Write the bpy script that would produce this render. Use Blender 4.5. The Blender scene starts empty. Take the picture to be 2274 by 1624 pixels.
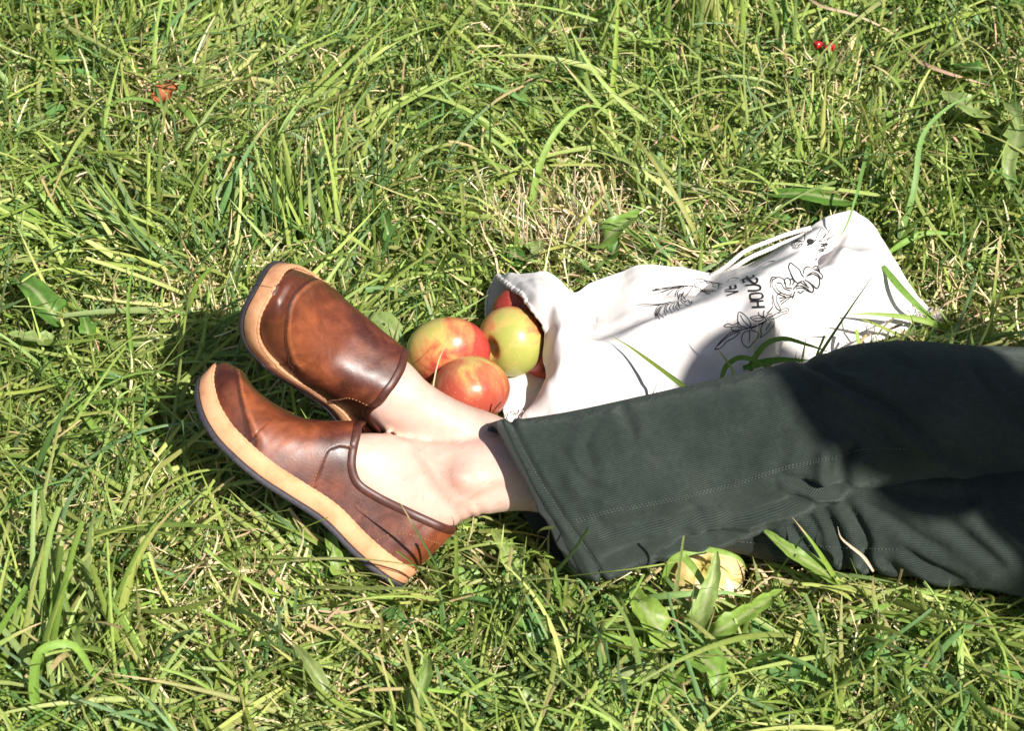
import bpy, bmesh, math, random
import numpy as np
from mathutils import Vector, Matrix
from mathutils.bvhtree import BVHTree
rng = np.random.default_rng(7); random.seed(7)
C = bpy.context.scene
R_ = math.radians

# ------------------------------------------------------------------ camera
EL = R_(48); DIST = 2.4; HF = R_(13.5)
FV = np.array([0, math.cos(EL), -math.sin(EL)]); UV = np.array([0, math.sin(EL), math.cos(EL)]); RV = np.array([1., 0, 0])
CAM = np.array([0, 0, .05]) - DIST * FV
FP = 1137 / math.tan(HF)
cd = bpy.data.cameras.new('camera'); cam = bpy.data.objects.new('camera', cd); C.collection.objects.link(cam)
cam.location = CAM; cam.rotation_euler = (R_(90) - EL, 0, 0)
cd.sensor_width = 36; cd.lens = 18 / math.tan(HF); cd.clip_end = 200; cd.clip_start = .05
cd.dof.use_dof = True; cd.dof.focus_distance = 2.36; cd.dof.aperture_fstop = 9
C.camera = cam
# ------------------------------------------------------------------ light
SE = R_(50); SA = R_(50)
SUN = np.array([math.cos(SA) * math.cos(SE), -math.sin(SA) * math.cos(SE), math.sin(SE)])
w = bpy.data.worlds.new('World'); C.world = w; w.use_nodes = True
nt = w.node_tree; sk = nt.nodes.new('ShaderNodeTexSky'); sk.sky_type = 'NISHITA'; sk.sun_disc = False
sk.sun_elevation = SE; sk.sun_rotation = math.atan2(SUN[0], SUN[1]); sk.air_density = 1.0; sk.dust_density = 1.5
bg = nt.nodes['Background']; bg.inputs[1].default_value = .055; nt.links.new(sk.outputs[0], bg.inputs[0])
sl = bpy.data.lights.new('sun', 'SUN'); sl.energy = 4.9; sl.angle = R_(.5); sl.color = (1, .955, .88)
so = bpy.data.objects.new('sun', sl); C.collection.objects.link(so)
so.rotation_euler = Vector(SUN).to_track_quat('Z', 'Y').to_euler(); so.location = (1.5, -.6, 2)
C.view_settings.view_transform = 'Standard'; C.view_settings.look = 'None'; C.view_settings.gamma = 1
C.view_settings.exposure = .52

# ------------------------------------------------------------------ helpers
def ray(px, py):
    d = FV + RV * ((px - 1137) / FP) + UV * ((812 - py) / FP)
    return d
def P(px, py, z):
    d = ray(px, py); return CAM + d * ((z - CAM[2]) / d[2])
def PD(px, py, depth):
    return CAM + ray(px, py) * depth
def proj(p):
    q = np.atleast_2d(p) - CAM; d = q @ FV
    return np.stack([1137 + FP * (q @ RV) / d, 812 - FP * (q @ UV) / d], 1)
def depth(p): return float((np.asarray(p) - CAM) @ FV)
def nrm(v): v = np.asarray(v, float); return v / np.linalg.norm(v)
ORG = {}
def tag(o, label=None, cat=None, group=None, kind=None):
    if label: o['label'] = label
    if cat: o['category'] = cat
    if group: o['group'] = group
    if kind: o['kind'] = kind
    return o
def empty(name, loc, label, cat, group=None):
    o = bpy.data.objects.new(name, None); C.collection.objects.link(o); o.location = loc; o.empty_display_size = .05
    ORG[o.name] = np.array(loc, float); return tag(o, label, cat, group)
def fast_mesh(name, V, F, smooth=True):
    """V (n,3); F int array (m,k) or list of lists"""
    me = bpy.data.meshes.new(name)
    V = np.asarray(V, np.float32)
    if isinstance(F, np.ndarray):
        m, k = F.shape
        me.vertices.add(len(V)); me.vertices.foreach_set('co', V.ravel())
        me.loops.add(m * k); me.loops.foreach_set('vertex_index', F.astype(np.int32).ravel())
        me.polygons.add(m); me.polygons.foreach_set('loop_start', np.arange(0, m * k, k, dtype=np.int32))
        me.polygons.foreach_set('loop_total', np.full(m, k, np.int32))
        me.polygons.foreach_set('use_smooth', np.full(m, smooth, bool))
        me.update(calc_edges=True)
    else:
        me.from_pydata([tuple(map(float, v)) for v in V], [], [tuple(map(int, f)) for f in F])
        if smooth: me.polygons.foreach_set('use_smooth', np.ones(len(F), bool))
        me.update()
    return me
def obj(name, V, F, mat, parent=None, smooth=True, attrs=None, solid=False):
    V = np.asarray(V, float)
    org = ORG[parent.name] if parent is not None else V.mean(0) * np.array([1, 1, 0]) + np.array([0, 0, V[:, 2].min()])
    me = fast_mesh(name, V - org, F, smooth)
    if attrs:
        for k, (typ, dom, arr) in attrs.items():
            a = me.attributes.new(k, typ, dom)
            a.data.foreach_set('color' if 'COLOR' in typ else ('vector' if typ == 'FLOAT_VECTOR' else 'value'), np.asarray(arr, np.float32).ravel())
    me.materials.append(mat)
    o = bpy.data.objects.new(name, me); C.collection.objects.link(o)
    if parent is None: o.location = org
    else: o.parent = parent
    ORG[o.name] = org
    if solid: SOLID.append((V, F, name))
    return o
SOLID = []
def gridF(n, m, closed=False):
    """n rows of m verts"""
    mm = m if closed else m - 1
    i, j = np.meshgrid(np.arange(n - 1), np.arange(mm), indexing='ij')
    a = i * m + j; b = i * m + (j + 1) % m; c = (i + 1) * m + (j + 1) % m; d = (i + 1) * m + j
    return np.stack([a, b, c, d], -1).reshape(-1, 4)
def cubic(ts, Y, t):
    """pchip-like (catmull) interpolation of rows Y at ts"""
    ts = np.asarray(ts, float); Y = np.asarray(Y, float); t = np.asarray(t, float)
    if Y.ndim == 1: return cubic(ts, Y[:, None], t)[:, 0]
    n = len(ts); h = np.diff(ts)[:, None]; dl = np.diff(Y, axis=0) / h
    m = np.zeros_like(Y); m[0] = dl[0]; m[-1] = dl[-1]
    if n > 2: m[1:-1] = (dl[:-1] * h[1:] + dl[1:] * h[:-1]) / (h[1:] + h[:-1])
    k = np.clip(np.searchsorted(ts, t, side='right') - 1, 0, n - 2)
    hh = (ts[k + 1] - ts[k])[:, None]; s = ((t - ts[k])[:, None]) / hh
    return ((2 * s**3 - 3 * s**2 + 1) * Y[k] + (s**3 - 2 * s**2 + s) * hh * m[k] + (-2 * s**3 + 3 * s**2) * Y[k + 1] + (s**3 - s**2) * hh * m[k + 1])
def resample(pts, step=None, n=None):
    pts = np.asarray(pts, float)
    L = np.r_[0, np.cumsum(np.linalg.norm(np.diff(pts, axis=0), axis=1))]
    if n is None: n = max(2, int(L[-1] / step) + 1)
    return cubic(L, pts, np.linspace(0, L[-1], n))
def lin(pts, n):
    pts = np.asarray(pts, float); L = np.r_[0, np.cumsum(np.linalg.norm(np.diff(pts, axis=0), axis=1))]
    t = np.linspace(0, L[-1], n); return np.stack([np.interp(t, L, pts[:, k]) for k in range(pts.shape[1])], 1)
def tube(path, rad, seg=10, twist=0., flat=None, cap=True):
    path = np.asarray(path, float); n = len(path); rad = np.broadcast_to(rad, (n,))
    T = np.gradient(path, axis=0); T /= np.linalg.norm(T, axis=1)[:, None] + 1e-12
    up = np.array([0, 0, 1.]) if abs(T[0][2]) < .9 else np.array([1., 0, 0])
    N = np.zeros_like(path); v = up
    for i in range(n):
        v = v - T[i] * (v @ T[i]); v = v / (np.linalg.norm(v) + 1e-12); N[i] = v
    B = np.cross(T, N); th = np.linspace(0, 2 * np.pi, seg, endpoint=False)
    V = path[:, None] + rad[:, None, None] * (np.cos(th)[None, :, None] * N[:, None] + np.sin(th)[None, :, None] * B[:, None])
    V = V.reshape(-1, 3); F = gridF(n, seg, True).tolist()
    if cap:
        F.append(list(range(seg))[::-1]); F.append([(n - 1) * seg + k for k in range(seg)])
    return V, F
def join(parts):
    Vs, Fs, o = [], [], 0
    for V, F in parts:
        Vs.append(np.asarray(V, float)); Fs += [[i + o for i in f] for f in (F.tolist() if isinstance(F, np.ndarray) else F)]; o += len(V)
    return np.concatenate(Vs), Fs
def bvh(V, F):
    return BVHTree.FromPolygons([tuple(v) for v in np.asarray(V, float).tolist()], [tuple(f) for f in (F.tolist() if isinstance(F, np.ndarray) else F)])
def vnoise(x, y, seed=0, scale=1.):
    """smooth 2-D value noise"""
    r = np.random.default_rng(seed).random((64, 64)); x = x * scale + 31.7; y = y * scale + 17.3
    xi = np.floor(x).astype(int); yi = np.floor(y).astype(int); fx = x - xi; fy = y - yi
    fx = fx * fx * (3 - 2 * fx); fy = fy * fy * (3 - 2 * fy)
    g = lambda a, b: r[a % 64, b % 64]
    return (g(xi, yi) * (1 - fx) + g(xi + 1, yi) * fx) * (1 - fy) + (g(xi, yi + 1) * (1 - fx) + g(xi + 1, yi + 1) * fx) * fy

# ------------------------------------------------------------------ materials
class MT:
    def __init__(s, name):
        s.m = bpy.data.materials.new(name); s.m.use_nodes = True; s.t = s.m.node_tree
        s.b = s.t.nodes['Principled BSDF']; s.out = s.t.nodes['Material Output']
    def n(s, typ, **kw):
        nd = s.t.nodes.new(typ)
        for k, v in kw.items():
            if k.startswith('i_'): nd.inputs[k[2:].replace('_', ' ')].default_value = v
            else: setattr(nd, k, v)
        return nd
    def l(s, a, b): s.t.links.new(a, b)
    def set(s, **kw):
        for k, v in kw.items(): s.b.inputs[k.replace('_', ' ')].default_value = v
    def ramp(s, fac, stops):
        r = s.n('ShaderNodeValToRGB'); e = r.color_ramp.elements
        while len(e) < len(stops): e.new(.5)
        for k, (p, c) in enumerate(stops): e[k].position = p; e[k].color = (*c, 1) if len(c) == 3 else c
        s.l(fac, r.inputs[0]); return r.outputs[0]
    def noise(s, scale, detail=4, vec=None, rough=.55, dist=0):
        nd = s.n('ShaderNodeTexNoise'); nd.inputs['Scale'].default_value = scale; nd.inputs['Detail'].default_value = detail
        nd.inputs['Roughness'].default_value = rough; nd.inputs['Distortion'].default_value = dist
        s.l(vec if vec is not None else s.coord(), nd.inputs['Vector']); return nd.outputs['Fac']
    def coord(s):
        if not hasattr(s, 'tc'): s.tc = s.n('ShaderNodeTexCoord')
        return s.tc.outputs['Object']
    def mix(s, f, a, b, mode='MIX'):
        nd = s.n('ShaderNodeMix', data_type='RGBA', blend_type=mode)
        for i, v in ((0, f), (6, a), (7, b)):
            if isinstance(v, bpy.types.NodeSocket): s.l(v, nd.inputs[i])
            else: nd.inputs[i].default_value = v if i == 0 else (*v, 1)
        return nd.outputs[2]
    def math(s, op, a, b=0., c=None):
        nd = s.n('ShaderNodeMath', operation=op)
        for i, v in enumerate((a, b) if c is None else (a, b, c)):
            if isinstance(v, bpy.types.NodeSocket): s.l(v, nd.inputs[i])
            else: nd.inputs[i].default_value = v
        return nd.outputs[0]
    def bump(s, h, strength=.3, dist=.001, prev=None):
        nd = s.n('ShaderNodeBump'); nd.inputs['Strength'].default_value = strength; nd.inputs['Distance'].default_value = dist
        s.l(h, nd.inputs['Height'])
        if prev is not None: s.l(prev, nd.inputs['Normal'])
        s.l(nd.outputs[0], s.b.inputs['Normal']); return nd.outputs[0]
    def attr(s, name):
        a = s.n('ShaderNodeAttribute', attribute_name=name); return a

def mat_soil():
    m = MT('soil'); n = m.noise(60, 8)
    c = m.ramp(n, [(.3, (.035, .028, .014)), (.55, (.10, .075, .035)), (.75, (.2, .17, .08))])
    m.l(c, m.b.inputs['Base Color']); m.set(Roughness=.95); m.bump(n, .8, .006); return m.m
def mat_leafy(name, rough=.5, trans=.25, vein=False):
    m = MT(name); a = m.attr('Col'); n = m.noise(220, 3)
    col = m.mix(.35, a.outputs['Color'], m.ramp(n, [(.3, (.62, .62, .62)), (.7, (1.25, 1.25, 1.2))]), 'MULTIPLY')
    m.l(col, m.b.inputs['Base Color']); m.set(Roughness=rough); m.b.inputs['Specular IOR Level'].default_value = .35
    tr = m.n('ShaderNodeBsdfTranslucent')
    m.l(m.mix(.5, col, (1., 1.12, .5), 'MULTIPLY'), tr.inputs['Color'])
    mx = m.n('ShaderNodeMixShader'); mx.inputs[0].default_value = trans
    m.l(m.b.outputs[0], mx.inputs[1]); m.l(tr.outputs[0], mx.inputs[2]); m.l(mx.outputs[0], m.out.inputs['Surface'])
    m.bump(m.noise(500, 2), .25, .0006); return m.m
def mat_leather():
    m = MT('brown_leather'); co = m.coord()
    n1 = m.noise(11, 6, dist=.6); n2 = m.noise(38, 6, dist=1.2)
    c = m.ramp(n1, [(.34, (.048, .012, .008)), (.45, (.105, .025, .013)), (.55, (.185, .046, .019)), (.68, (.31, .085, .030))])
    vo = m.n('ShaderNodeTexVoronoi', feature='DISTANCE_TO_EDGE'); vo.inputs['Scale'].default_value = 75
    mp = m.n('ShaderNodeMapping'); mp.inputs['Scale'].default_value = (1, 1.6, .7); m.l(co, mp.inputs[0])
    nn = m.n('ShaderNodeTexNoise'); nn.inputs['Scale'].default_value = 30; m.l(co, nn.inputs['Vector'])
    ad = m.n('ShaderNodeVectorMath', operation='MULTIPLY_ADD'); ad.inputs[1].default_value = (.07, .07, .07)
    m.l(nn.outputs['Color'], ad.inputs[0]); m.l(mp.outputs[0], ad.inputs[2]); m.l(ad.outputs[0], vo.inputs['Vector'])
    crease = m.ramp(vo.outputs['Distance'], [(0, (1, 1, 1)), (.035, (0, 0, 0))])
    c = m.mix(m.math('MULTIPLY', crease, m.math('MULTIPLY', n2, .32)), c, (.42, .16, .055))
    at = m.attr('dark'); c = m.mix(m.math('MAXIMUM', at.outputs['Fac'], 0.), c, (.050, .014, .008)); c = m.mix(m.math('MAXIMUM', m.math('MULTIPLY', at.outputs['Fac'], -1.), 0.), c, (.55, .20, .08))  # negative values lighten the leather, for the painted toe seam highlight
    c = m.mix(.6, c, m.ramp(n2, [(.3, (.45, .42, .42)), (.7, (1.4, 1.4, 1.4))]), 'MULTIPLY')
    m.l(c, m.b.inputs['Base Color'])
    rr = m.math('MULTIPLY_ADD', n2, .35, .24); m.l(rr, m.b.inputs['Roughness'])
    m.b.inputs['Specular IOR Level'].default_value = .55
    b = m.bump(crease, .05, .0006); m.bump(m.noise(420, 4), .18, .0006, b); return m.m
def mat_simple(name, col, rough=.7, nscale=200, var=.3, bump=.3, bdist=.0006, spec=.4, sheen=0):
    m = MT(name); n = m.noise(nscale, 5)
    c = m.ramp(n, [(.3, tuple(x * (1 - var) for x in col)), (.7, tuple(min(1, x * (1 + var)) for x in col))])
    m.l(c, m.b.inputs['Base Color']); m.set(Roughness=rough); m.b.inputs['Specular IOR Level'].default_value = spec
    if sheen: m.b.inputs['Sheen Weight'].default_value = sheen
    m.bump(n, bump, bdist); return m.m
def mat_midsole():
    m = MT('tan_suede_welt'); n = m.noise(45, 5); n2 = m.noise(600, 4)
    c = m.ramp(n, [(.3, (.58, .27, .135)), (.5, (.74, .37, .195)), (.75, (.82, .44, .25))])
    c = m.mix(.4, c, m.ramp(n2, [(.3, (.8, .78, .75)), (.7, (1.15, 1.15, 1.15))]), 'MULTIPLY')
    m.l(c, m.b.inputs['Base Color']); m.set(Roughness=.85); m.b.inputs['Specular IOR Level'].default_value = .2
    m.bump(n2, .35, .0008); return m.m
def mat_skin():
    m = MT('skin'); n = m.noise(16, 5); n2 = m.noise(70, 6, dist=.5)
    c = m.ramp(n, [(.25, (.62, .38, .29)), (.5, (.70, .47, .38)), (.75, (.76, .55, .46))])
    c = m.mix(.5, c, m.ramp(n2, [(.3, (.88, .80, .78)), (.7, (1.06, 1.06, 1.06))]), 'MULTIPLY')
    at = m.attr('red'); c = m.mix(at.outputs['Fac'], c, (.80, .30, .24))
    m.l(c, m.b.inputs['Base Color']); m.set(Roughness=.55)
    m.b.inputs['Subsurface Weight'].default_value = .18; m.b.inputs['Subsurface Radius'].default_value = (.012, .005, .003); m.b.inputs['Subsurface Scale'].default_value = .6
    b = m.bump(m.noise(60, 4), .25, .002); m.bump(m.noise(700, 3), .15, .0005, b); return m.m
def mat_cord():
    m = MT('green_corduroy'); a = m.attr('cu'); b_ = m.attr('cv')
    ph = m.math('MULTIPLY', a.outputs['Fac'], 2 * math.pi / .0021)
    wob = m.math('MULTIPLY', m.noise(30, 3), 1.6); s = m.math('SINE', m.math('ADD', ph, wob))
    s01 = m.math('MULTIPLY_ADD', s, .5, .5)
    n = m.noise(14, 6); n3 = m.noise(160, 4)
    c = m.ramp(n, [(.3, (.019, .028, .023)), (.55, (.031, .042, .035)), (.8, (.047, .059, .050))])
    c = m.mix(s01, m.mix(1., c, (.55, .55, .58), 'MULTIPLY'), m.mix(1., c, (1.35, 1.33, 1.3), 'MULTIPLY'))
    c = m.mix(.5, c, m.ramp(n3, [(.3, (.7, .7, .7)), (.7, (1.3, 1.3, 1.3))]), 'MULTIPLY')
    m.l(c, m.b.inputs['Base Color']); m.set(Roughness=.85); m.b.inputs['Specular IOR Level'].default_value = .25
    m.b.inputs['Sheen Weight'].default_value = .14; m.b.inputs['Sheen Roughness'].default_value = .5; m.b.inputs['Sheen Tint'].default_value = (.6, .7, .65, 1)
    b = m.bump(m.noise(26, 5, dist=.4), .55, .007); b = m.bump(s01, .55, .0008, b); return m.m
def mat_cotton():
    m = MT('white_cotton'); co = m.coord()
    wv = m.n('ShaderNodeTexWave'); wv.inputs['Scale'].default_value = 330; wv.inputs['Distortion'].default_value = 2; m.l(co, wv.inputs[0])
    n = m.noise(25, 4); c = m.ramp(n, [(.3, (.74, .695, .67)), (.7, (.80, .755, .73))])
    m.l(c, m.b.inputs['Base Color']); m.set(Roughness=.9); m.b.inputs['Specular IOR Level'].default_value = .15
    b = m.bump(m.noise(22, 5), .4, .006); b = m.bump(wv.outputs['Fac'], .25, .0004, b); m.bump(m.noise(900, 2), .2, .0004, b); return m.m
def mat_apple(name, blush_dir, thresh, red=(.50, .060, .045), mid=(.68, .25, .10), green=(.42, .43, .10)):
    m = MT(name); co = m.coord()
    d = m.n('ShaderNodeVectorMath', operation='DOT_PRODUCT'); m.l(co, d.inputs[0]); d.inputs[1].default_value = tuple(nrm(blush_dir) / .04)
    mp = m.n('ShaderNodeMapping'); mp.inputs['Scale'].default_value = (1, 1, .35); m.l(co, mp.inputs[0])
    n = m.noise(42, 5, vec=mp.outputs[0], dist=.8); n2 = m.noise(150, 4, vec=mp.outputs[0])
    v = m.math('ADD', m.math('MULTIPLY', d.outputs['Value'], .38), m.math('MULTIPLY_ADD', n, 1.1, -.05 - thresh))
    v = m.math('ADD', v, m.math('MULTIPLY_ADD', n2, .22, -.11))
    c = m.ramp(v, [(.22, green), (.38, (.58, .45, .13)), (.56, mid), (.78, red)])
    vo = m.n('ShaderNodeTexVoronoi'); vo.inputs['Scale'].default_value = 260; m.l(co, vo.inputs['Vector'])
    sp = m.ramp(vo.outputs['Distance'], [(.12, (1, 1, 1)), (.2, (0, 0, 0))])
    c = m.mix(m.math('MULTIPLY', sp, .3), c, (.9, .68, .42))
    cav = m.attr('cav'); c = m.mix(cav.outputs['Fac'], c, (.36, .34, .08))
    m.l(c, m.b.inputs['Base Color']); m.set(Roughness=.33); m.b.inputs['Specular IOR Level'].default_value = .5
    m.b.inputs['Subsurface Weight'].default_value = .08; m.b.inputs['Subsurface Radius'].default_value = (.01, .005, .002); m.b.inputs['Subsurface Scale'].default_value = .5
    m.bump(m.noise(60, 3), .15, .002); return m.m

M = dict(soil=mat_soil(), grass=mat_leafy('grass_blade'), leaf=mat_leafy('broad_leaf', .38, .2), leather=mat_leather(), mid=mat_midsole(), skin=mat_skin(),
         cord=mat_cord(), cotton=mat_cotton(),
         binding=mat_simple('dark_leather_binding', (.075, .022, .014), .42, 120, .35, .2, spec=.5),
         outsole=mat_simple('black_rubber', (.045, .04, .05), .6, 300, .3, .5, .001),
         stitch=mat_simple('brown_thread', (.09, .035, .02), .7), tanstitch=mat_simple('tan_thread', (.42, .19, .09), .8),
         greystitch=mat_simple('grey_green_thread', (.085, .10, .09), .8),
         ink=mat_simple('black_ink', (.02, .02, .022), .8, 900, .3, .05), rope=mat_simple('cotton_rope', (.80, .74, .69), .9, 800, .12, .5),
         hem=mat_simple('plain_green_facing', (.036, .046, .041), .85, 700, .3, .5, sheen=.2), hair=mat_simple('brown_hair', (.06, .03, .015), .5, 300),
         bodyhair=mat_simple('fine_body_hair', (.16, .09, .06), .5, 300),
         shirt=mat_simple('dark_grey_shirt', (.05, .055, .06), .9, 300), stem=mat_simple('woody_stem', (.12, .07, .03), .8, 300),
         straw=mat_leafy('dry_straw', .6, .15), lips=mat_simple('lips', (.5, .2, .17), .5), eye=mat_simple('eye', (.7, .7, .68), .2), iris=mat_simple('iris', (.04, .03, .02), .2))

# ------------------------------------------------------------------ ground
n = 161; gx, gy = np.meshgrid(np.linspace(-1.6, 1.6, n), np.linspace(-1.6, 1.6, n), indexing='ij')
gz = (vnoise(gx, gy, 3, 6) - .5) * .022 + (vnoise(gx, gy, 4, 22) - .5) * .008
fade = np.clip((1.6 - np.maximum(abs(gx), abs(gy))) / .2, 0, 1); gz *= fade
V = np.stack([gx, gy, gz], -1).reshape(-1, 3)
inner = (V, gridF(n, n)[:, ::-1])
ring = []
s = 1.6; B = 40
Vr = np.array([[-s, -s, 0], [s, -s, 0], [s, s, 0], [-s, s, 0], [-B, -B, 0], [B, -B, 0], [B, B, 0], [-B, B, 0]], float)
Fr = [[4, 5, 1, 0], [5, 6, 2, 1], [6, 7, 3, 2], [7, 4, 0, 3]]
V, F = join([inner, (Vr, Fr)])
tag(obj('ground', V, F, M['soil']), kind='structure')
def gheight(x, y):
    return ((vnoise(x, y, 3, 6) - .5) * .022 + (vnoise(x, y, 4, 22) - .5) * .008) * np.clip((1.6 - np.maximum(abs(x), abs(y))) / .2, 0, 1)

# ================================================================== PERSON
person = empty('person', (float(P(1300, 1100, 0)[0]), float(P(1300, 1100, 0)[1]), 0),
               'person with crossed outstretched legs in dark green corduroy trousers and brown leather slip-on shoes', 'person')
# shoe frames: columns = toe direction, side facing the camera, up through the foot
def frame_side_on():
    x = nrm(-.703 * RV + .711 * UV); z = nrm(.711 * RV + .703 * UV); y = -FV
    Rm = np.stack([x, y, z], 1)
    t = P(889, 1301, .022); return Rm, t
SHN = frame_side_on()
SHF = (np.array([[-0.4239, -0.4125, 0.8064], [-0.0933, -0.8657, -0.4919], [0.9009, -0.2838, 0.3285]]) * np.array([1, 1.08, 1]), np.array([-0.1404, -0.0802, 0.0300]) + RV * .010 - UV * .007)
def toW(fr, L): return np.asarray(L, float) @ fr[0].T + fr[1]

ZB = np.array([(0, -.001), (.02, -.005), (.06, -.009), (.107, -.009), (.15, -.017), (.175, -.022), (.21, -.0255), (.243, -.0255), (.275, -.017), (.293, -.006), (.30, .001)])
zb = lambda x: cubic(ZB[:, 0], ZB[:, 1], np.clip(x, 0, .3))
WW = np.array([(0, .002), (.003, .013), (.010, .023), (.03, .0315), (.07, .0335), (.11, .0335), (.15, .040), (.2, .048), (.24, .0475), (.265, .0425), (.283, .033), (.2935, .0205), (.2985, .010), (.30, .001)])
def ww(x):
    x = np.asarray(x, float); w_ = cubic(WW[:, 0], WW[:, 1], np.clip(x, 0, .3)); w_ = np.where(x > .215, .0475 * np.sqrt(np.clip(1 - (np.clip(x - .215, 0, 1) / .085) ** 2.15, 0, 1)), w_)
    return np.maximum(np.where(x < .01, .023 * np.sqrt(np.clip(x / .01, 0, 1)), w_), .0006)
YC = lambda x, s: s * .010 * np.sin(np.clip((x - .08) / .22, 0, 1) * math.pi) * 1.0
HT = np.array([(0, .088), (.03, .094), (.08, .101), (.12, .101), (.148, .090), (.172, .0685), (.1926, .052), (.2186, .0415), (.251, .0355), (.275, .0370), (.287, .0365), (.2935, .0345), (.2972, .030), (.2992, .022)])
ht = lambda x: cubic(HT[:, 0], HT[:, 1], np.clip(x, 0, .2992))
def slab(fr, s, z0, z1, grow, x0=0., x1=.30):
    t = (1 - np.cos(np.linspace(0, np.pi, 150))) / 2; xs = x0 + (x1 - x0) * t
    V = []
    for x, tt in zip(xs, t):
        w0_ = float(ww(np.array([x]))[0]); wv = max(.0003, w0_ - .001 + (grow + .001) * min(1, (w0_ - .001) / .008)); b = float(zb(np.array([x]))[0]); c = YC(x, s)
        e = min(.0012, (z1 - z0) * .3)
        xx = x + (grow * (tt - .5) * 2); ez = e; e2_ = min(e, wv * .5)
        for (yy, zz) in ((-wv, z0 + e), (-wv, (z0 + z1) / 2), (-wv, z1 - e), (-wv + e2_, z1), (-wv * .5, z1), (0, z1), (wv * .5, z1), (wv - e2_, z1), (wv, z1 - e), (wv, (z0 + z1) / 2), (wv, z0 + e), (wv - e2_, z0), (wv * .5, z0), (0, z0), (-wv * .5, z0), (-wv + e2_, z0)):
            V.append((xx, c + yy, b + zz))
    V = np.array(V); k = 16; F = gridF(150, k, True).tolist(); F.append(list(range(k))); F.append([149 * k + i for i in range(k)][::-1])
    return toW(fr, V), F
OPEN = [(.149, .30), (.148, .092), (.143, .085), (.130, .066), (.122, .057), (.108, .0495), (.088, .0525), (.055, .0635), (.001, .085), (-.05, .090), (-.05, .3)]
def inpoly(x, z, poly):
    ins = np.zeros(len(x), bool); n = len(poly)
    for i in range(n):
        x1, z1 = poly[i]; x2, z2 = poly[(i + 1) % n]
        c = ((z1 > z) != (z2 > z)) & (x < (x2 - x1) * (z - z1) / (z2 - z1 + 1e-12) + x1); ins ^= c
    return ins
def polydist(x, z, pl):
    pl = np.asarray(pl, float); d = np.full(len(x), 9.)
    for (a, b), (c, e) in zip(pl[:-1], pl[1:]):
        vx, vz = c - a, e - b; t = np.clip(((x - a) * vx + (z - b) * vz) / (vx * vx + vz * vz), 0, 1)
        d = np.minimum(d, np.hypot(x - a - t * vx, z - b - t * vz))
    return d
SEAM = resample([(.135, .012), (.141, .025), (.148, .040), (.1515, .050), (.147, .060), (.136, .068)], n=24)
COUNTER = resample([(.052, .016), (.048, .03), (.039, .042), (.024, .052), (.004, .061)], n=20)
def dashes(bv, pts, out=.0006, ln=.0026, wd=.0009, gap=.0042, hint=None):
    """row of stitches along pts, laid on the surface bv"""
    p = resample(pts, step=gap); T = np.gradient(p, axis=0); parts = []
    for q, tg in zip(p, T):
        hit = bv.find_nearest(Vector(q))
        if hit[0] is None: continue
        N = np.array(hit[1]); c = np.array(hit[0])
        if hint is not None and N @ hint < 0: N = -N
        c = c + N * out; tg = nrm(tg); s = nrm(np.cross(N, tg)); tg = nrm(np.cross(s, N))
        v = [c + tg * a * ln / 2 + s * b * wd / 2 * (1 if k else 1) + N * k * .0006 for k in (0, 1) for a, b in ((-1, -1), (1, -1), (1, 1), (-1, 1))]
        v[4:] = [c + (x_ - c) * .7 + N * .0002 for x_ in v[4:]]
        parts.append((np.array(v), [[0, 3, 2, 1], [4, 5, 6, 7], [0, 1, 5, 4], [1, 2, 6, 5], [2, 3, 7, 6], [3, 0, 4, 7]]))
    return join(parts)
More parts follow.
